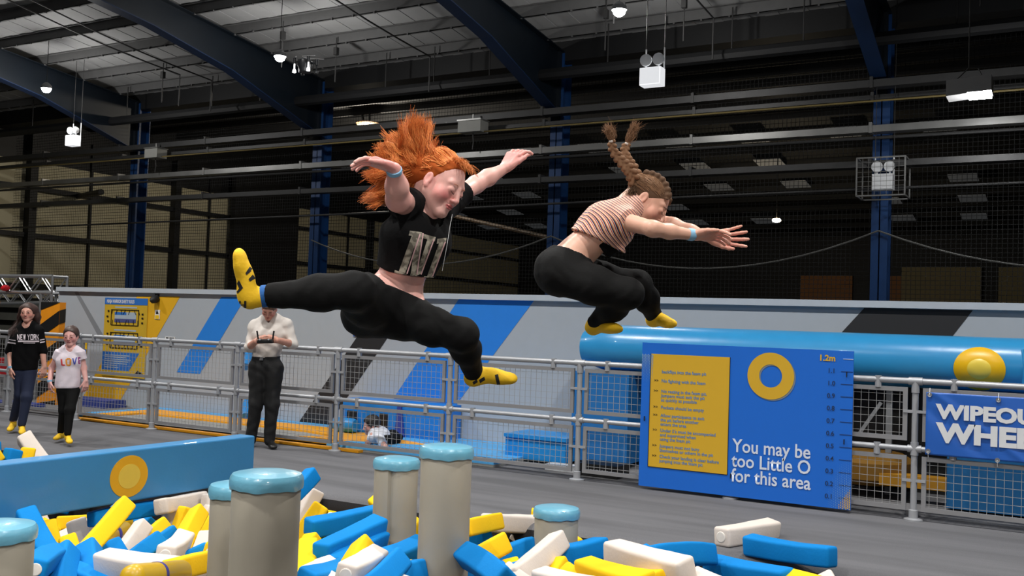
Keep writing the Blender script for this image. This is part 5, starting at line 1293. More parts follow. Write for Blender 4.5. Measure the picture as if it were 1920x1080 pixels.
    for q in range(110):
        (tx_, ty_), tz_ = tips[rs.randint(len(tips))]; tx_ += rs.normal(0, 10); ty_ += rs.normal(0, 8)
        locks.append(((tx_, ty_), tz_ + rs.normal(0, .045), (768 + rs.normal(0, 13) + (tx_ - 750) * .35, 318 + rs.normal(0, 13) + (ty_ - 290) * .35, 3.6 + rs.normal(0, .045)), rs.normal(0, .012, 3)))
    for n in range(7600):
        # root on the scalp ellipsoid
        az = rs.uniform(-PI, PI); el = rs.uniform(-.1, 1.5)
        v = A3(math.sin(az) * math.cos(el), math.cos(az) * math.cos(el), math.sin(el))
        if v[1] > .40 and v[2] < .80: continue
        if v[1] > .05 and v[2] < .30: continue
        root = A3(0, -.018, .030) + v * A3(.0795, .0965, .0845)
        gather = A3(.0 + v[0] * .045, -.105 + rs.normal(0, .008), .035 + rs.normal(0, .02))
        mid = root * .5 + gather * .5; dm = mid - A3(0, -.018, .03); sc_ = 1.0 / np.sqrt(((dm / A3(.091, .110, .099)) ** 2).sum()); mid = A3(0, -.018, .03) + dm * sc_
        lk = locks[rs.randint(len(locks))]; tx_, ty_ = lk[0]; fr = rs.uniform(.55, 1) ** .5
        tip_ = atd(tx_ + rs.normal(0, 3.5), ty_ + rs.normal(0, 3.5), lk[1] + rs.normal(0, .007))
        G_ = head.P(*gather); R_ = head.P(*root); M_ = head.P(*mid)
        bow = atd(lk[2][0] + rs.normal(0, 4), lk[2][1] + rs.normal(0, 4), lk[2][2] + rs.normal(0, .008))
        end = bow + (tip_ - bow) * fr
        ctrl.append([R_, M_, G_, bow, bow + (end - bow) * .55 + lk[3] + rs.normal(0, .003, 3), end])
    h1 = len(ctrl) // 2
    strands('hair_strands', None, ctrl[:h1], .0013, Mh, hair, 16, .3, 1, 5, .0035)
    strands('hair_strands', None, ctrl[h1:], .0013, Mh2, hair, 16, .3, 2, 7, .005)
    # short forehead wisps blown forward past the brow
    ctrl = []
    for n in range(170):
        az = rs.uniform(-.9, .9); root = A3(math.sin(az) * .055, .022 + rs.normal(0, .012), .100 + rs.normal(0, .004)); 
        ctrl.append([head.P(*root), head.P(*(root + A3(0, .022, .008) + rs.normal(0, .005, 3))), head.P(*(root + A3(math.sin(az) * .012, .044, -.004) + rs.normal(0, .009, 3)))])
    strands('forehead_wisps', None, ctrl, .0010, Mh2, hair, 8, .3, 3)
    return body
girl_red()

# ------------------------------------------------------------------ the plaited girl, tucked and reaching forward
def girl_plaits():
    G = lambda x, y, z: atd(x, y, z - .5)
    J = dict(pelvis=G(1050, 503, 4.55), waist=G(1086, 470, 4.55), chest=G(1138, 424, 4.55), neck=G(1180, 388, 4.55))
    lat = cdir(-.12, .1, -1); head = Head(G(1213, 379, 4.55), cdir(.72, -.62, .28), cdir(.66, .75, .0), .98)
    shN, elN, wrN = G(1163, 413, 4.44), G(1224, 429, 4.30), G(1303, 441, 4.38)
    shF, elF, wrF = G(1186, 404, 4.68), G(1262, 422, 4.58), G(1332, 446, 4.52)
    kN, aN = G(1178, 550, 4.36), G(1118, 604, 4.56); kF, aF = G(1196, 532, 4.72), G(1226, 592, 4.88)
    hN, hF = G(1056, 516, 4.47), G(1060, 510, 4.64)
    B = Sdf(); torso(B, J, lat, (.080, .062, .070, .038)); B.cone(J['neck'], head.P(0, -.03, -.07), .038, .042, .03)
    B.cone(J['neck'], shN, .05, .040, .03); B.cone(J['neck'], shF, .05, .04, .03)
    B.chain([shN, elN, G(1255, 434, 4.33), wrN], [.037, .030, .028, .020], .02); B.chain([shF, elF, G(1295, 434, 4.55), wrF], [.036, .029, .027, .020], .02)
    legN = ([hN, G(1115, 535, 4.40), kN, G(1150, 575, 4.46), aN], [.082, .066, .048, .046, .032]); legF = ([hF, G(1125, 522, 4.68), kF, G(1212, 560, 4.80), aF], [.080, .060, .046, .044, .032])
    side_tube(B, *legN, k=.04); side_tube(B, *legF, k=.04)
    hand(B, wrN, cdir(.93, .02, .1), cdir(.05, -.75, .55), -1, .88, (.22, .25, .3, .3), .05, .5, .3)
    hand(B, wrF, cdir(.97, .05, .05), cdir(.0, .1, 1), 1, .90, (.06, .08, .08, .06), .16, .55, .5)
    head.add(B); V, Q = B.mesh(.0034)
    T = skin_tint(V, head, (222, 172, 148), (186, 100, 96), .45, red=[(G(1345, 440, 4.4), .09), (G(1375, 450, 4.5), .08), (G(1200, 380, 4.46), .02)], redc=(206, 122, 112))
    body = np_mesh('person', V, Q, M_skin, None, J['pelvis'], T)
    tag(body, 'girl with two plaits leaping with both arms outstretched, in a striped crop top', 'person')
    # striped top
    ax = _n(J['chest'] - J['waist']); Tp = Sdf(); Tp.fold = .0035; Tp.foldf = (45, 35, 30)
    torso(Tp, dict(pelvis=J['pelvis'], waist=G(1095, 462, 4.55), chest=J['chest'], neck=G(1180, 390, 4.55)), lat, (.08, .070, .080, .042), .014, .04, hips=False)
    Tp.cone(G(1165, 398, 4.52), shN + (elN - shN) * .02, .055, .060, .03); Tp.cone(shN - (elN - shN) * .15, shN + (elN - shN) * .28, .056, .056, .02, True); Tp.cone(J['neck'] + lat * .03, shF, .052, .052, .03)
    Tp.chain([G(1130, 452, 4.5), G(1150, 462, 4.48), G(1166, 472, 4.45)], [.045, .022, .012], .03)
    Tp.cut(G(1110, 448, 4.55), cdir(-.45, -.89, 0)); Tp.cutsph(head.P(0, .0, -.12), .062)
    V, Q = Tp.mesh(.0036)
    t = (V - J['waist']) @ ax + .010 * np.sin((V - J['waist']) @ cdir(.6, .8, 0) * 22) + .006 * np.sin(V[:, 2] * 40); ph = (t / .0125) % 1
    pal = [(0.0, (236, 216, 196)), (.24, (196, 66, 56)), (.44, (240, 220, 196)), (.56, (30, 32, 84)), (.82, (230, 146, 80))]
    T = np.zeros((len(V), 3)); 
    for s0, c in pal: T[ph >= s0] = lin(c)
    mm = mat('striped_jersey', (225, 205, 185), .85, bump=.2, bscale=50, sheen=.1); nt = mm.node_tree
    tcn = nt.nodes.new('ShaderNodeAttribute'); tcn.attribute_name = 'stripe'; fr = nt.nodes.new('ShaderNodeMath'); fr.operation = 'FRACT'; nt.links.new(tcn.outputs['Fac'], fr.inputs[0])
    rp = nt.nodes.new('ShaderNodeValToRGB'); rp.color_ramp.interpolation = 'CONSTANT'; els = rp.color_ramp.elements; els[0].color = (*lin(pal[0][1]), 1); els[1].position = pal[1][0]; els[1].color = (*lin(pal[1][1]), 1)
    for s0, c in pal[2:]: e = els.new(s0); e.color = (*lin(c), 1)
    nt.links.new(fr.outputs[0], rp.inputs[0]); bs = nt.nodes['Principled BSDF']; nt.links.remove(bs.inputs['Base Color'].links[0]); nt.links.new(rp.outputs[0], bs.inputs['Base Color'])
    top = np_mesh('striped_top', V, Q, mm, body); at = top.data.attributes.new('stripe', 'FLOAT', 'POINT'); at.data.foreach_set('value', (t / .0125 + 100).astype(np.float32))
    Br = Sdf(); Br.chain([G(1140, 455, 4.5), G(1128, 466, 4.50)], [.055, .05], .02); Br.cut(G(1128, 470, 4.5), -ax); V, Q = Br.mesh(.004); np_mesh('black_bralette', V, Q, M_blacktee, body)
    Lg = Sdf(); torso(Lg, J, lat, (.080, .062, .070, .038), .006, .04); side_tube(Lg, *legN, inf=.005, k=.045); side_tube(Lg, *legF, inf=.005, k=.045)
    Lg.ell(G(1046, 510, 4.55), I3, A3(.092, .092, .095), .05); Lg.cut(G(1066, 486, 4.55), _n(G(1112, 445, 4.55) - G(1062, 482, 4.55)) ); Lg.fold = .0014; Lg.foldf = (60, 70, 50)
    Lg.cutsph(aN + _n(aN - kN) * .03, .034)
    # the whole of the thighs lies past the waist plane, so the plane is swapped for a ball round the belly
    Lg.cuts = [(G(1106, 428, 4.55), .162, 0)] + Lg.cuts[1:]
    V, Q = Lg.mesh(.004); np_mesh('leggings', V, Q, M_legging, body)
    for hl, tl, up_, ank, kn in ((G(1108, 618, 4.6), G(1160, 614, 4.44), cdir(.1, .9, -.2), aN, kN), (G(1222, 603, 4.9), G(1262, 606, 4.78), cdir(.0, 1, 0), aF, kF)):
        Sh = Sdf(); shoe(Sh, hl, tl, up_, 1., .95); Sh.cone(hl + (ank - hl) * .3, ank + (ank - kn) * .02, .03, .034, .02); V, Q = Sh.mesh(.0045); sh = np_mesh('yellow_shoe', V, Q, M_shoe, body)
    decal(sh, [], M_grip, 'grip_print', sh)
    for i in (-1, 1):
        facestrip(head, body, 'eyelashes', [(i * .018, .0865, -.003), (i * .026, .0915, -.0065), (i * .034, .091, -.006), (i * .043, .084, -.001)], .0016, M_lash)
        facestrip(head, body, 'eyebrow', [(i * .012, .085, .018), (i * .026, .088, .024), (i * .042, .079, .020)], .0024, mat('dark_brow', (70, 46, 34), .8))
    m = MB(); dd = _n(wrN - elN); c = wrN - dd * .02; m.lathe(c, [(.0235, -.014), (.025, -.008), (.025, .008), (.0235, .014)], 22, axis=dd); m.build('wristband', M_band, body, SM)
    # hair: close plaited cap and two flying plaits
    Mh = mat('mid_brown_hair', (92, 68, 50), .75, var=.35, scale=50, spec=.2); Mh2 = mat('light_brown_hair', (132, 98, 72), .7, var=.3, scale=50, spec=.2)
    C = Sdf(); C.ell(head.P(0, -.018, .03), head.R, A3(.077, .0955, .083) * .96, .02)
    for i in (-1, 1):
        for k in range(9):
            a = -.4 + k * .29; C.ell(head.P(i * .034, -.018 + math.cos(a + .35) * .088, .03 + math.sin(a + .35) * .078), head.R, A3(.017, .014, .014), .008)
    C.cutsph(head.P(0, .108, -.03), .10); C.cut(head.P(0, -.01, -.045), head.R.T @ _n([0, .2, -1])); V, Q = C.mesh(.0036); hair = np_mesh('hair', V, Q, Mh, body)
    for pts in ([(1190, 340, 4.52), (1180, 318, 4.50), (1164, 302, 4.49), (1150, 284, 4.48), (1146, 265, 4.47)], [(1196, 340, 4.60), (1188, 318, 4.60), (1176, 300, 4.60), (1170, 285, 4.60), (1175, 270, 4.60)]):
        Pp = [G(*p) for p in pts]; Cc = Sdf(); K = 18
        for k in range(K):
            t_ = k / (K - 1) * (len(Pp) - 1.001); i = int(t_); u = t_ - i; c = Pp[i] * (1 - u) + Pp[i + 1] * u; d = _n(Pp[i + 1] - Pp[i]); sd = _n(np.cross(d, TOWARD)); r = .024 - .010 * k / K; s_ = 1 if k % 2 else -1
            Cc.cone(c + sd * s_ * r * .75 - d * r * .1, c - sd * s_ * r * .25 + d * r * .95, r * .55, r * .34, .002)
        V, Q = Cc.mesh(.0032); pl = np_mesh('plait', V, Q, Mh2, hair)
        e = Pp[-1]; d = _n(Pp[-1] - Pp[-2]); m = MB(); m.lathe(e, [(.008, -.005), (.010, 0), (.008, .005)], 12, axis=d); m.build('hair_band', mat('pale_hair_band', (200, 190, 180), .5), pl, SM)
        rs = np.random.RandomState(len(pts) + int(pts[0][0])); tgt = G(1140, 240, 4.47) if pts[0][0] < 1193 else G(1192, 234, 4.6); ctrl = []
        for n in range(200):
            a = e + rs.normal(0, .003, 3); mid = e + (tgt - e) * .5 + rs.normal(0, .008, 3) + RIGHT * (.006 if pts[0][0] < 1193 else .0); ctrl.append([a, mid, tgt + rs.normal(0, .014, 3)])
        strands('plait_tail', None, ctrl, .0011, Mh2, pl, 8, .3)
    rs = np.random.RandomState(9); ctrl = []
    for n in range(1500):
        az = rs.uniform(-PI, PI); el = rs.uniform(-.2, 1.5); v = A3(math.sin(az) * math.cos(el), math.cos(az) * math.cos(el), math.sin(el))
        if v[1] > .66 and v[2] < .6 or (v[1] > .15 and v[2] < .1): continue
        r0 = A3(0, -.018, .03) + v * A3(.0765, .095, .0825); v2 = _n(v + A3(-.15 * v[0], -.5, .0)); r1 = A3(0, -.018, .03) + v2 * A3(.0785, .0965, .0845); ctrl.append([head.P(*r0), head.P(*((r0 + r1) / 2 * 1.02)), head.P(*r1)])
    strands('hair_strands', None, ctrl, .0011, Mh2, hair, 6, .5)
    ctrl = [[G(1196, 345, 4.55) + rs.normal(0, .012, 3), G(1184, 365, 4.5) + rs.normal(0, .01, 3), G(1178, 388 + rs.normal(0, 8), 4.5)] for n in range(160)]
    strands('hair_strands', None, ctrl, .0011, Mh, hair, 6, .5)
girl_plaits()

# ------------------------------------------------------------------ standing and walking people further back
def dressed(label, Z, g, hd, hface, J, lat, rt, arms, legs, skin, h, tops, hands, blush=.4, extra=None, lip=(180, 96, 92), hs=.95):
    head = Head(hd, hface, cdir(0, 1, 0) if hface[2] > -.3 else cdir(.15, 1, .3), hs)
    B = Sdf(); torso(B, J, lat, rt); B.cone(J['neck'], head.P(0, -.03, -.06), .04, .043, .03)
    for a, r in arms: B.cone(J['neck'] + (a[0] - J['neck']) * .3, a[0], .045, r[0], .03); B.chain(a, r, .02)
    for l, r in legs: B.chain(l, r, .03)
    for hh in hands: hand(B, *hh)
    head.add(B); V, Q = B.mesh(h); T = skin_tint(V, head, skin, lip, blush)
    lo = V[:, 2].min(); body = np_mesh('person', V, Q, M_skin, None, A3(J['pelvis'][0], J['pelvis'][1], lo), T); tag(body, label, 'person')
    return body, head
def walk_older():
    Z0 = 11.05; G = lambda x, y, dz=0.: atd(x, y, Z0 + dz)
    J = dict(pelvis=G(46, 694), waist=G(47, 672), chest=G(51, 637), neck=G(53, 611)); lat = cdir(1, 0, -.1)
    arms = [([G(33, 620), G(19, 657, .03), G(20, 690, -.06)], [.042, .036, .024]), ([G(72, 620), G(80, 657, .03), G(83, 688, .0)], [.042, .036, .024])]
    legs = [([G(39, 699), G(38, 740, -.03), G(25, 786, .1)], [.074, .050, .034]), ([G(54, 699), G(50, 745, -.1), G(41, 795, -.16)], [.074, .050, .034])]
    hands = [(arms[0][0][2], cdir(.05, -1, .1), cdir(.5, 0, -.6), 1, .9, (.3, .35, .4, .4)), (arms[1][0][2], cdir(-.05, -1, .1), cdir(-.6, 0, -.5), -1, .9, (.3, .35, .4, .4))]
    body, head = dressed('older girl walking at the left in a black New York sweatshirt and blue jeans', Z0, G, G(52, 586), cdir(.18, -.03, 1), J, lat, (.072, .064, .074, .04), arms, legs, (214, 160, 142), .0062, None, hands, .45)
    S1 = Sdf(); torso(S1, dict(J, waist=G(46, 690)), lat, (.08, .084, .088, .045), .010, .04, hips=False); S1.cone(J['neck'] + lat * .04, arms[1][0][0], .054, .055, .03); S1.cone(J['neck'] - lat * .04, arms[0][0][0], .054, .055, .03)
    for a, r in arms: S1.cone(a[0], a[0] + (a[1] - a[0]) * 1.02, .056, .052, .02, False)
    S1.cut(G(46, 693), -UP); S1.cutsph(head.P(0, .01, -.14), .066); S1.fold = .003; S1.foldf = (30, 30, 25)
    V, Q = S1.mesh(.0062); top = np_mesh('sweatshirt', V, Q, M_blacktee, body)
    z = lambda x, y: (x / 6, 510 + y / 6); Mw_ = mat('pale_pink_white_print', (226, 214, 220), .7)
    decal(top, [[z(202, 772), z(440, 772), z(440, 788), z(202, 788)], [z(265, 795), z(395, 795), z(395, 802), z(265, 802)], [z(66, 780), z(178, 796), z(178, 812), z(66, 796)], [z(72, 750), z(178, 766), z(178, 776), z(72, 760)], [z(450, 785), z(502, 778), z(502, 790), z(450, 800)], [z(450, 760), z(498, 752), z(498, 762), z(450, 772)]], Mw_, 'printed_stripes', top, .004, 14, 2)
    letters = {'N': [[0, 0, .2, 0, .2, 1, 0, 1], [0, 1, .25, 1, 1, 0, .75, 0], [.8, 0, 1, 0, 1, 1, .8, 1]], 'E': [[0, 0, .2, 0, .2, 1, 0, 1], [.2, 0, .9, 0, .9, .16, .2, .16], [.2, .42, .7, .42, .7, .58, .2, .58], [.2, .84, .9, .84, .9, 1, .2, 1]],
               'W': [[0, 1, .2, 1, .38, 0, .2, 0], [.2, 0, .38, 0, .6, 1, .42, 1], [.42, 1, .6, 1, .8, 0, .62, 0], [.62, 0, .8, 0, 1, 1, .82, 1]], 'Y': [[.4, 0, .6, 0, .6, .5, .4, .5], [0, 1, .22, 1, .6, .45, .4, .45], [.78, 1, 1, 1, .6, .45, .4, .45]],
               'O': [[0, 0, .2, 0, .2, 1, 0, 1], [.8, 0, 1, 0, 1, 1, .8, 1], [.2, 0, .8, 0, .8, .16, .2, .16], [.2, .84, .8, .84, .8, 1, .2, 1]], 'R': [[0, 0, .2, 0, .2, 1, 0, 1], [.2, .84, .9, .84, .9, 1, .2, 1], [.75, .5, .92, .5, .92, .9, .75, .9], [.2, .45, .85, .45, .85, .6, .2, .6], [.45, .5, .65, .5, 1, 0, .78, 0]], 'K': [[0, 0, .2, 0, .2, 1, 0, 1], [.2, .45, .4, .6, 1, 1, .75, 1], [.3, .55, .5, .6, 1, 0, .76, 0]]}
    qs = []; x = 196
    for ch in 'NEW YORK':
        if ch == ' ': x += 12; continue
        for q in letters[ch]: qs.append([z(x + q[2 * i] * 27, 765 - q[2 * i + 1] * 62) for i in range(4)])
        x += 34
    decal(top, qs, Mw_, 'printed_letters', top, .0045, 2, 4)
    Jn = Sdf(); torso(Jn, J, lat, (.072, .064, .074, .04), .008, .04)
    for l, r in legs: Jn.chain(l, [q + .008 for q in r], .03)
    Jn.cut(G(46, 680), UP); 
    for l, r in legs: Jn.cutsph(l[2] + cdir(0, -1, 0) * .07, .062)
    V, Q = Jn.mesh(.0062); np_mesh('jeans', V, Q, mat('dark_blue_denim', (22, 32, 58), .85, bump=.2, bscale=60), body)
    for l, hl, tl in ((legs[0][0], G(25, 797, .12), G(18, 806, -.06)), (legs[1][0], G(41, 803, -.12), G(42, 812, -.32))):
        hl[2] = max(hl[2], .04); tl[2] = max(tl[2], .03); Sh = Sdf(); shoe(Sh, hl, tl, UP, 1.05, .95); Sh.cone(hl, hl + UP * .04, .034, .034, .02); V, Q = Sh.mesh(.006); np_mesh('yellow_shoe', V, Q, M_shoe, body)
        Sk = Sdf(); Sk.cone(hl + UP * .045, hl + UP * .065, .037, .037, .004, True); V, Q = Sk.mesh(.006); np_mesh('blue_sock', V, Q, M_sock, body)
    for i in (-1, 1): facestrip(head, body, 'eye', [(i * .021, .0885, .003), (i * .031, .0915, .0045), (i * .041, .087, .003)], .0036, mat('dark_eye', (50, 38, 34), .3))
    for i in (-1, 1): facestrip(head, body, 'eyebrow', [(i * .014, .085, .021), (i * .028, .088, .027), (i * .044, .079, .024)], .002, mat('soft_brown_brow', (110, 78, 64), .8)); facestrip(head, body, 'eyelashes', [(i * .019, .090, .006), (i * .031, .0935, .0095), (i * .043, .087, .006)], .0014, M_lash)
    m = MB(); c = arms[0][0][2]; m.lathe(c + UP * .01, [(.027, -.012), (.028, 0), (.027, .012)], 18, axis=UP); m.build('wristband', M_band, body, SM)
    Mh = mat('dark_auburn_hair', (62, 40, 34), .55, var=.35, scale=30); C = Sdf(); C.ell(head.P(0, -.02, .03), head.R, A3(.079, .095, .084), .02)
    C.chain([head.P(.06, -.05, .03), head.P(.085, -.06, -.05), G(36, 612, .04)], [.05, .04, .03], .04); C.chain([head.P(-.06, -.05, .03), head.P(-.08, -.06, -.06), head.P(-.075, -.06, -.12)], [.045, .04, .03], .04)
    C.cutsph(head.P(0, .11, -.035), .10); V, Q = C.mesh(.0062); hair = np_mesh('hair', V, Q, Mh, body)
    rs = np.random.RandomState(3); ctrl = []
    for n in range(1200):
        sd = rs.choice([1, 1, -1]); v = _n(A3(sd * rs.uniform(.15, 1), rs.uniform(-.9, .35), rs.uniform(.0, 1.))); r0 = A3(0, -.02, .03) + v * A3(.08, .096, .085)
        e = G(rs.uniform(14, 38), rs.uniform(618, 632), rs.uniform(-.1, .06)) if sd > 0 else head.P(-.085 + rs.normal(0, .012), -.05 + rs.normal(0, .02), -.14 + rs.normal(0, .02))
        ctrl.append([head.P(*r0), head.P(sd * (.083 + rs.normal(0, .004)), -.045 + rs.normal(0, .02), -.03), (head.P(sd * .1, -.04, -.09) * .6 + e * .4) + rs.normal(0, .008, 3), e])
    strands('hair_strands', None, ctrl, .0017, Mh, hair, 9, .3)
walk_older()
def walk_younger():
    Z0 = 10.36; G = lambda x, y, dz=0.: atd(x, y, Z0 + dz)
    J = dict(pelvis=G(128, 728), waist=G(128, 706), chest=G(131, 676), neck=G(132, 655)); lat = cdir(1, 0, -.15)
    arms = [([G(112, 662), G(97, 690, .02), G(93, 716, -.06)], [.036, .031, .022]), ([G(151, 662), G(157, 690, .02), G(161, 714, -.02)], [.036, .031, .022])]
    legs = [([G(119, 733), G(120, 769, .0), G(114, 808, .14)], [.064, .044, .030]), ([G(137, 733), G(131, 768, -.1), G(127, 812, -.14)], [.064, .044, .030])]
    hands = [(arms[0][0][2], cdir(.1, -1, .1), cdir(.5, 0, -.6), 1, .82, (.3, .35, .4, .4)), (arms[1][0][2], cdir(.0, -1, .1), cdir(-.6, 0, -.5), -1, .82, (.3, .35, .4, .4))]
    body, head = dressed('small girl walking at the left in a white T-shirt and black leggings', Z0, G, G(133, 630), cdir(.12, -.12, 1), J, lat, (.062, .058, .066, .035), arms, legs, (222, 168, 160), .0058, None, hands, .55, hs=.92)
    S1 = Sdf(); torso(S1, dict(J, waist=G(127, 722)), lat, (.07, .078, .072, .040), .008, .04, hips=False); S1.cone(J['neck'] + lat * .04, arms[1][0][0], .046, .046, .03); S1.cone(J['neck'] - lat * .04, arms[0][0][0], .046, .046, .03)
    for a, r in arms: S1.cone(a[0] - (a[1] - a[0]) * .1, a[0] + (a[1] - a[0]) * .42, .05, .050, .02, True)
    S1.cut(G(127, 727), -UP); S1.cutsph(head.P(0, .01, -.135), .064); S1.fold = .003; S1.foldf = (35, 30, 25)
    V, Q = S1.mesh(.0058); top = np_mesh('white_tee', V, Q, mat('white_cotton', (226, 214, 222), .85, bump=.2, bscale=40), body)
    z = lambda x, y: (x / 6, 510 + y / 6); cols = [(206, 60, 60), (230, 150, 50), (70, 80, 170), (150, 60, 130)]
    sets = [[[(682, 980), (700, 980), (706, 1050), (690, 1050)], [(700, 1038), (732, 1040), (732, 1054), (702, 1054)]], [[(735, 985), (755, 972), (760, 1045), (742, 1045)], [(785, 972), (805, 985), (800, 1045), (782, 1050)], [(752, 968), (790, 968), (788, 985), (754, 985)], [(748, 1038), (790, 1042), (788, 1056), (750, 1054)]],
            [[(812, 972), (826, 970), (842, 1035), (830, 1040)], [(852, 962), (866, 960), (846, 1040), (834, 1040)]], [[(875, 960), (888, 958), (892, 1030), (880, 1032)], [(888, 958), (905, 958), (905, 970), (888, 972)], [(888, 990), (900, 990), (900, 1002), (888, 1004)], [(888, 1018), (904, 1016), (904, 1030), (888, 1032)]]]
    for i, q in enumerate(sets): decal(top, [[z(*p) for p in a] for a in q], mat('print_%s' % ['red', 'orange', 'indigo', 'plum'][i], cols[i], .7), 'printed_letter', top, .003, 2, 5)
    Jn = Sdf(); torso(Jn, J, lat, (.062, .058, .066, .035), .006, .04)
    for l, r in legs: Jn.chain(l, [q + .005 for q in r], .03)
    Jn.cut(G(128, 718), UP); V, Q = Jn.mesh(.0058); np_mesh('leggings', V, Q, M_legging, body)
    for l, hl, tl in ((legs[0][0], G(115, 818, .16), G(104, 822, -.02)), (legs[1][0], G(127, 822, -.12), G(131, 829, -.28))):
        hl[2] = max(hl[2], .035); tl[2] = max(tl[2], .028); Sh = Sdf(); shoe(Sh, hl, tl, UP, .95, .95); Sh.cone(hl, hl + UP * .035, .031, .031, .02); V, Q = Sh.mesh(.006); np_mesh('yellow_shoe', V, Q, M_shoe, body)
    for i in (-1, 1): facestrip(head, body, 'eye', [(i * .021, .0885, .001), (i * .031, .0915, .002), (i * .041, .087, .001)], .003, mat('dark_eye', (50, 38, 34), .3))
    for i in (-1, 1): facestrip(head, body, 'eyebrow', [(i * .014, .085, .021), (i * .028, .088, .026), (i * .044, .079, .022)], .0016, mat('soft_brown_brow', (110, 78, 64), .8)); facestrip(head, body, 'eyelashes', [(i * .019, .091, .003), (i * .031, .0935, .006), (i * .043, .087, .003)], .0014, M_lash)
    m = MB(); c = arms[0][0][2]; m.lathe(c + UP * .01, [(.024, -.011), (.025, 0), (.024, .011)], 18, axis=UP); m.build('wristband', M_band, body, SM)
    Mh = mat('dark_brown_hair', (66, 48, 42), .5, var=.3, scale=30); C = Sdf(); C.ell(head.P(0, -.018, .03), head.R, A3(.0765, .094, .0825), .02); C.cutsph(head.P(0, .115, -.03), .10); C.cut(head.P(0, 0, -.05), -head.u)
    C.chain([head.P(0, -.1, .05), head.P(-.02, -.14, .0), head.P(-.04, -.13, -.08)], [.03, .026, .015], .02); V, Q = C.mesh(.0058); np_mesh('hair', V, Q, Mh, body)
walk_younger()
def man():
    Z0 = 10.55; G = lambda x, y, dz=0.: atd(x, y, Z0 + dz)
    J = dict(pelvis=G(498, 684), waist=G(500, 660), chest=G(507, 626), neck=G(507, 600)); lat = cdir(1, 0, -.1)
    arms = [([G(477, 612, .02), G(468, 650, -.02), G(480, 640, -.26)], [.052, .043, .030]), ([G(538, 610, .02), G(549, 645, -.02), G(520, 638, -.26)], [.052, .043, .030])]
    legs = [([G(484, 690), G(480, 758, -.05), G(470, 825, .0)], [.092, .064, .046]), ([G(514, 690), G(510, 758, -.05), G(505, 826, -.02)], [.092, .064, .046])]
    hands = [(arms[0][0][2], cdir(.9, .2, .15), cdir(.2, -.1, -1), 1, 1., (.55, .6, .6, .6), .03, .3), (arms[1][0][2], cdir(-.9, .1, .15), cdir(-.2, -.1, -1), -1, 1., (.55, .6, .6, .6), .03, .3)]
    body, head = dressed('man standing at the barrier in a white shirt, looking down at a remote control', Z0, G, G(505, 578, -.08), cdir(-.02, -.66, .75), J, lat, (.088, .086, .098, .048), arms, legs, (206, 150, 130), .0062, None, hands, .5, hs=1.02)
    S1 = Sdf(); torso(S1, dict(J, waist=G(499, 668)), lat, (.08, .084, .100, .05), .012, .04, hips=False); S1.cone(J['neck'] + lat * .05, arms[1][0][0], .068, .068, .03); S1.cone(J['neck'] - lat * .05, arms[0][0][0], .068, .068, .03)
    for a, r in arms: S1.cone(a[0], a[1], .062, .056, .03); S1.cone(a[1], a[1] + (a[2] - a[1]) * .12, .054, .052, .02)
    S1.cut(G(499, 673), -UP); S1.cutsph(head.P(0, .04, -.15), .055); S1.fold = .006; S1.foldf = (26, 34, 30)
    V, Q = S1.mesh(.006); Msh = mat('white_shirt_cotton', (216, 208, 200), .8, bump=.25, bscale=20); top = np_mesh('white_shirt', V, Q, Msh, body)
    m = MB()
    for i in (-1, 1):
        n_ = J['neck'] + cdir(0, .25, 1) * .05
        m.hexa([n_ + RIGHT * i * .012, n_ + RIGHT * i * .065 + UP * .012, n_ + RIGHT * i * .075 - UP * .035 + TOWARD * .01, n_ + RIGHT * i * .035 - UP * .05 + TOWARD * .02, n_ + RIGHT * i * .012 + TOWARD * .008, n_ + RIGHT * i * .065 + UP * .012 + TOWARD * .008, n_ + RIGHT * i * .075 - UP * .035 + TOWARD * .02, n_ + RIGHT * i * .035 - UP * .05 + TOWARD * .03])
    m.build('collar', Msh, top)
    Jn = Sdf(); torso(Jn, J, lat, (.088, .086, .09, .048), .012, .04)
    for l, r in legs: Jn.chain(l, [q + .010 for q in r], .03)
    Jn.cut(G(499, 668), UP); Jn.fold = .004; Jn.foldf = (24, 30, 34); V, Q = Jn.mesh(.0062); np_mesh('black_trousers', V, Q, mat('black_trouser_twill', (20, 20, 21), .85, bump=.2, bscale=60), body)
    Bt = Sdf(); w0 = G(499, 671)
    for i in (-1, 1): Bt.cone(w0 + lat * i * .045 - UP * .016, w0 + lat * i * .045 + UP * .016, .101, .101, .01, True)
    V, Q = Bt.mesh(.0062); belt = np_mesh('belt', V, Q, Mk, body); m = MB(); c = w0 + TOWARD * .107 - RIGHT * .03; m.box(c[0] - .025, c[0] + .025, c[1] - .005, c[1] + .008, c[2] - .018, c[2] + .018); m.build('buckle', Mal, belt)
    for hl, tl in ((G(470, 830, .08), G(462, 838, -.14)), (G(503, 828, .06), G(514, 838, -.16))):
        hl[2] = max(hl[2], .045); tl[2] = max(tl[2], .03); Sh = Sdf(); shoe(Sh, hl, tl, UP, 1.25, 1.0); V, Q = Sh.mesh(.006); np_mesh('black_shoe', V, Q, mat('black_shoe_leather', (18, 17, 17), .5), body)
    for i in (-1, 1): facestrip(head, body, 'eyebrow', [(i * .014, .086, .019), (i * .028, .089, .024), (i * .044, .080, .020)], .004, M_lash); facestrip(head, body, 'eyelashes', [(i * .018, .0875, -.004), (i * .031, .0925, -.007), (i * .043, .085, -.002)], .0022, M_lash)
    C = Sdf(); C.ell(head.P(0, -.014, .036), head.R, A3(.079, .096, .084), .02); C.cutsph(head.P(0, .118, -.03), .098); C.cut(head.P(0, 0, -.03), -head.u); C.fold = .003; C.foldf = (90, 110, 90); V, Q = C.mesh(.0055); np_mesh('hair', V, Q, mat('brown_short_hair', (92, 66, 46), .6, var=.3, scale=40), body)
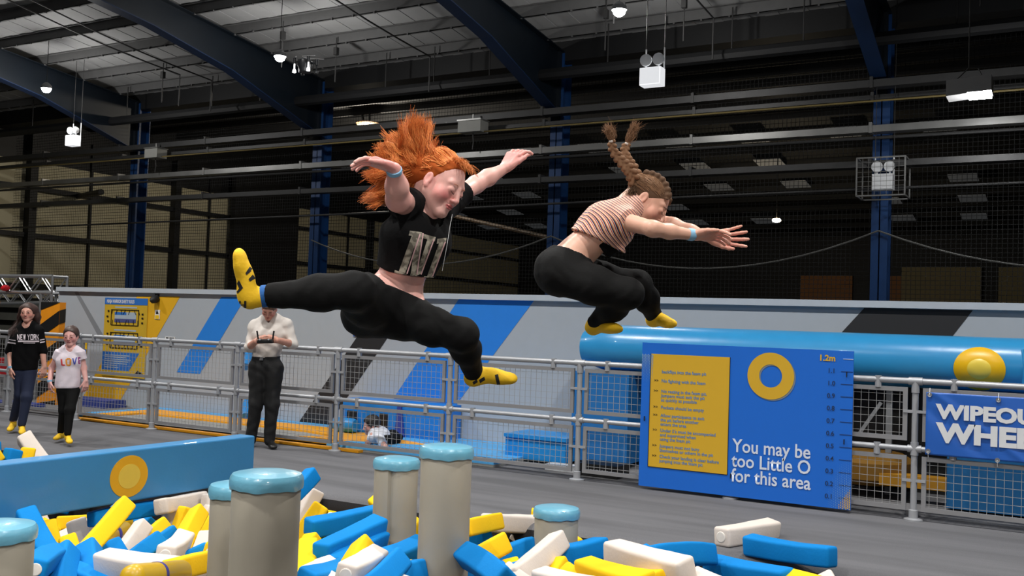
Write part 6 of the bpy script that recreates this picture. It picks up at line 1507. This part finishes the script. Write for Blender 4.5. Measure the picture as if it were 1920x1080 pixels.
    c = (arms[0][0][2] + arms[1][0][2]) / 2 + TOWARD * .05 + UP * .0; t = thing('remote_control', 'small black remote control with two upright aerials, held by the man', 'remote control', c)
    m = MB(); u_, r_, f_ = UP, RIGHT, TOWARD; m.hexa([c + r_ * x + u_ * y + f_ * z_ for z_ in (-.05, .04) for x, y in ((-.085, -.022), (.085, -.022), (.075, .02), (-.075, .02))]); o = m.build('casing', Mk, t); md = o.modifiers.new('bevel', 'BEVEL'); md.width = .012; md.segments = 3
    for i in (-1, 1):
        m = MB(); m.bar(c + r_ * i * .075 + u_ * .02, c + r_ * i * .088 + u_ * .105, .014, .01); m.build('aerial', Mk, t); m = MB(); m.tube([c + r_ * i * .045 + f_ * .04 + u_ * .01, c + r_ * i * .045 + f_ * .055 + u_ * .02], [.008, .01], 10); m.build('thumb_stick', M_case, t)
man()
def boy():
    Z0 = 10.9; G = lambda x, y, dz=0.: atd(x, y, Z0 + dz)
    J = dict(pelvis=G(735, 843, .15), waist=G(727, 832, .05), chest=G(713, 818, 0), neck=G(701, 806, 0)); lat = cdir(-.25, .15, -1)
    arms = [([G(698, 818, -.12), G(690, 832, -.15), G(682, 847, -.15)], [.036, .030, .022]), ([G(715, 826, -.25), G(722, 838, -.38), G(708, 848, -.42)], [.036, .031, .022])]
    legs = [([G(736, 846, .1), G(722, 856, -.15), G(744, 858, .0)], [.052, .044, .032]), ([G(738, 845, .2), G(732, 852, .0), G(748, 854, .3)], [.052, .044, .032])]
    hands = [(arms[0][0][2], cdir(-.4, -.5, .4), cdir(0, -1, 0), 1, .8, (.1, .1, .1, .1)), (arms[1][0][2], cdir(-.6, -.3, .4), cdir(0, -1, 0), -1, .8, (.1, .1, .1, .1))]
    for l, r in legs:
        for q in range(3): l[q][2] = max(l[q][2], r[q] + .05)
    J['pelvis'][2] = max(J['pelvis'][2], .11)
    body, head = dressed('dark-haired boy crawling on the trampoline court in a white T-shirt', Z0, G, G(696, 797, -.02), cdir(-.9, -.2, .35), J, lat, (.055, .062, .068, .035), arms, legs, (212, 160, 146), .0062, None, hands, .3, hs=.9)
    S1 = Sdf(); torso(S1, dict(J, waist=G(733, 838, .15)), lat, (.07, .082, .084, .042), .012, .04, hips=False)
    for a, r in arms: S1.cone(J['neck'] * .5 + a[0] * .5, a[0] + (a[1] - a[0]) * .35, .05, .048, .03)
    S1.cut(G(738, 842, .2), cdir(.8, -.5, 0)); S1.cutsph(head.P(0, .0, -.13), .06); S1.fold = .003; V, Q = S1.mesh(.0062); np_mesh('white_tee', V, Q, mat('white_cotton_cool', (222, 224, 232), .85), body)
    Jn = Sdf(); Jn.cone(J['pelvis'] + lat * .04, J['pelvis'] - lat * .04, .062, .062, .03)
    for l, r in legs: Jn.chain(l, [q + .008 for q in r], .03)
    V, Q = Jn.mesh(.0065); np_mesh('black_trousers', V, Q, M_legging, body)
    C = Sdf(); C.ell(head.P(0, -.018, .034), head.R, A3(.079, .096, .084), .02); C.cutsph(head.P(0, .118, -.035), .098); C.cut(head.P(0, 0, -.04), -head.u); C.fold = .003; C.foldf = (90, 110, 90); V, Q = C.mesh(.006); np_mesh('hair', V, Q, mat('near_black_hair', (34, 28, 26), .6), body)
    eyes(head, body, (60, 50, 44), head.f)
boy()
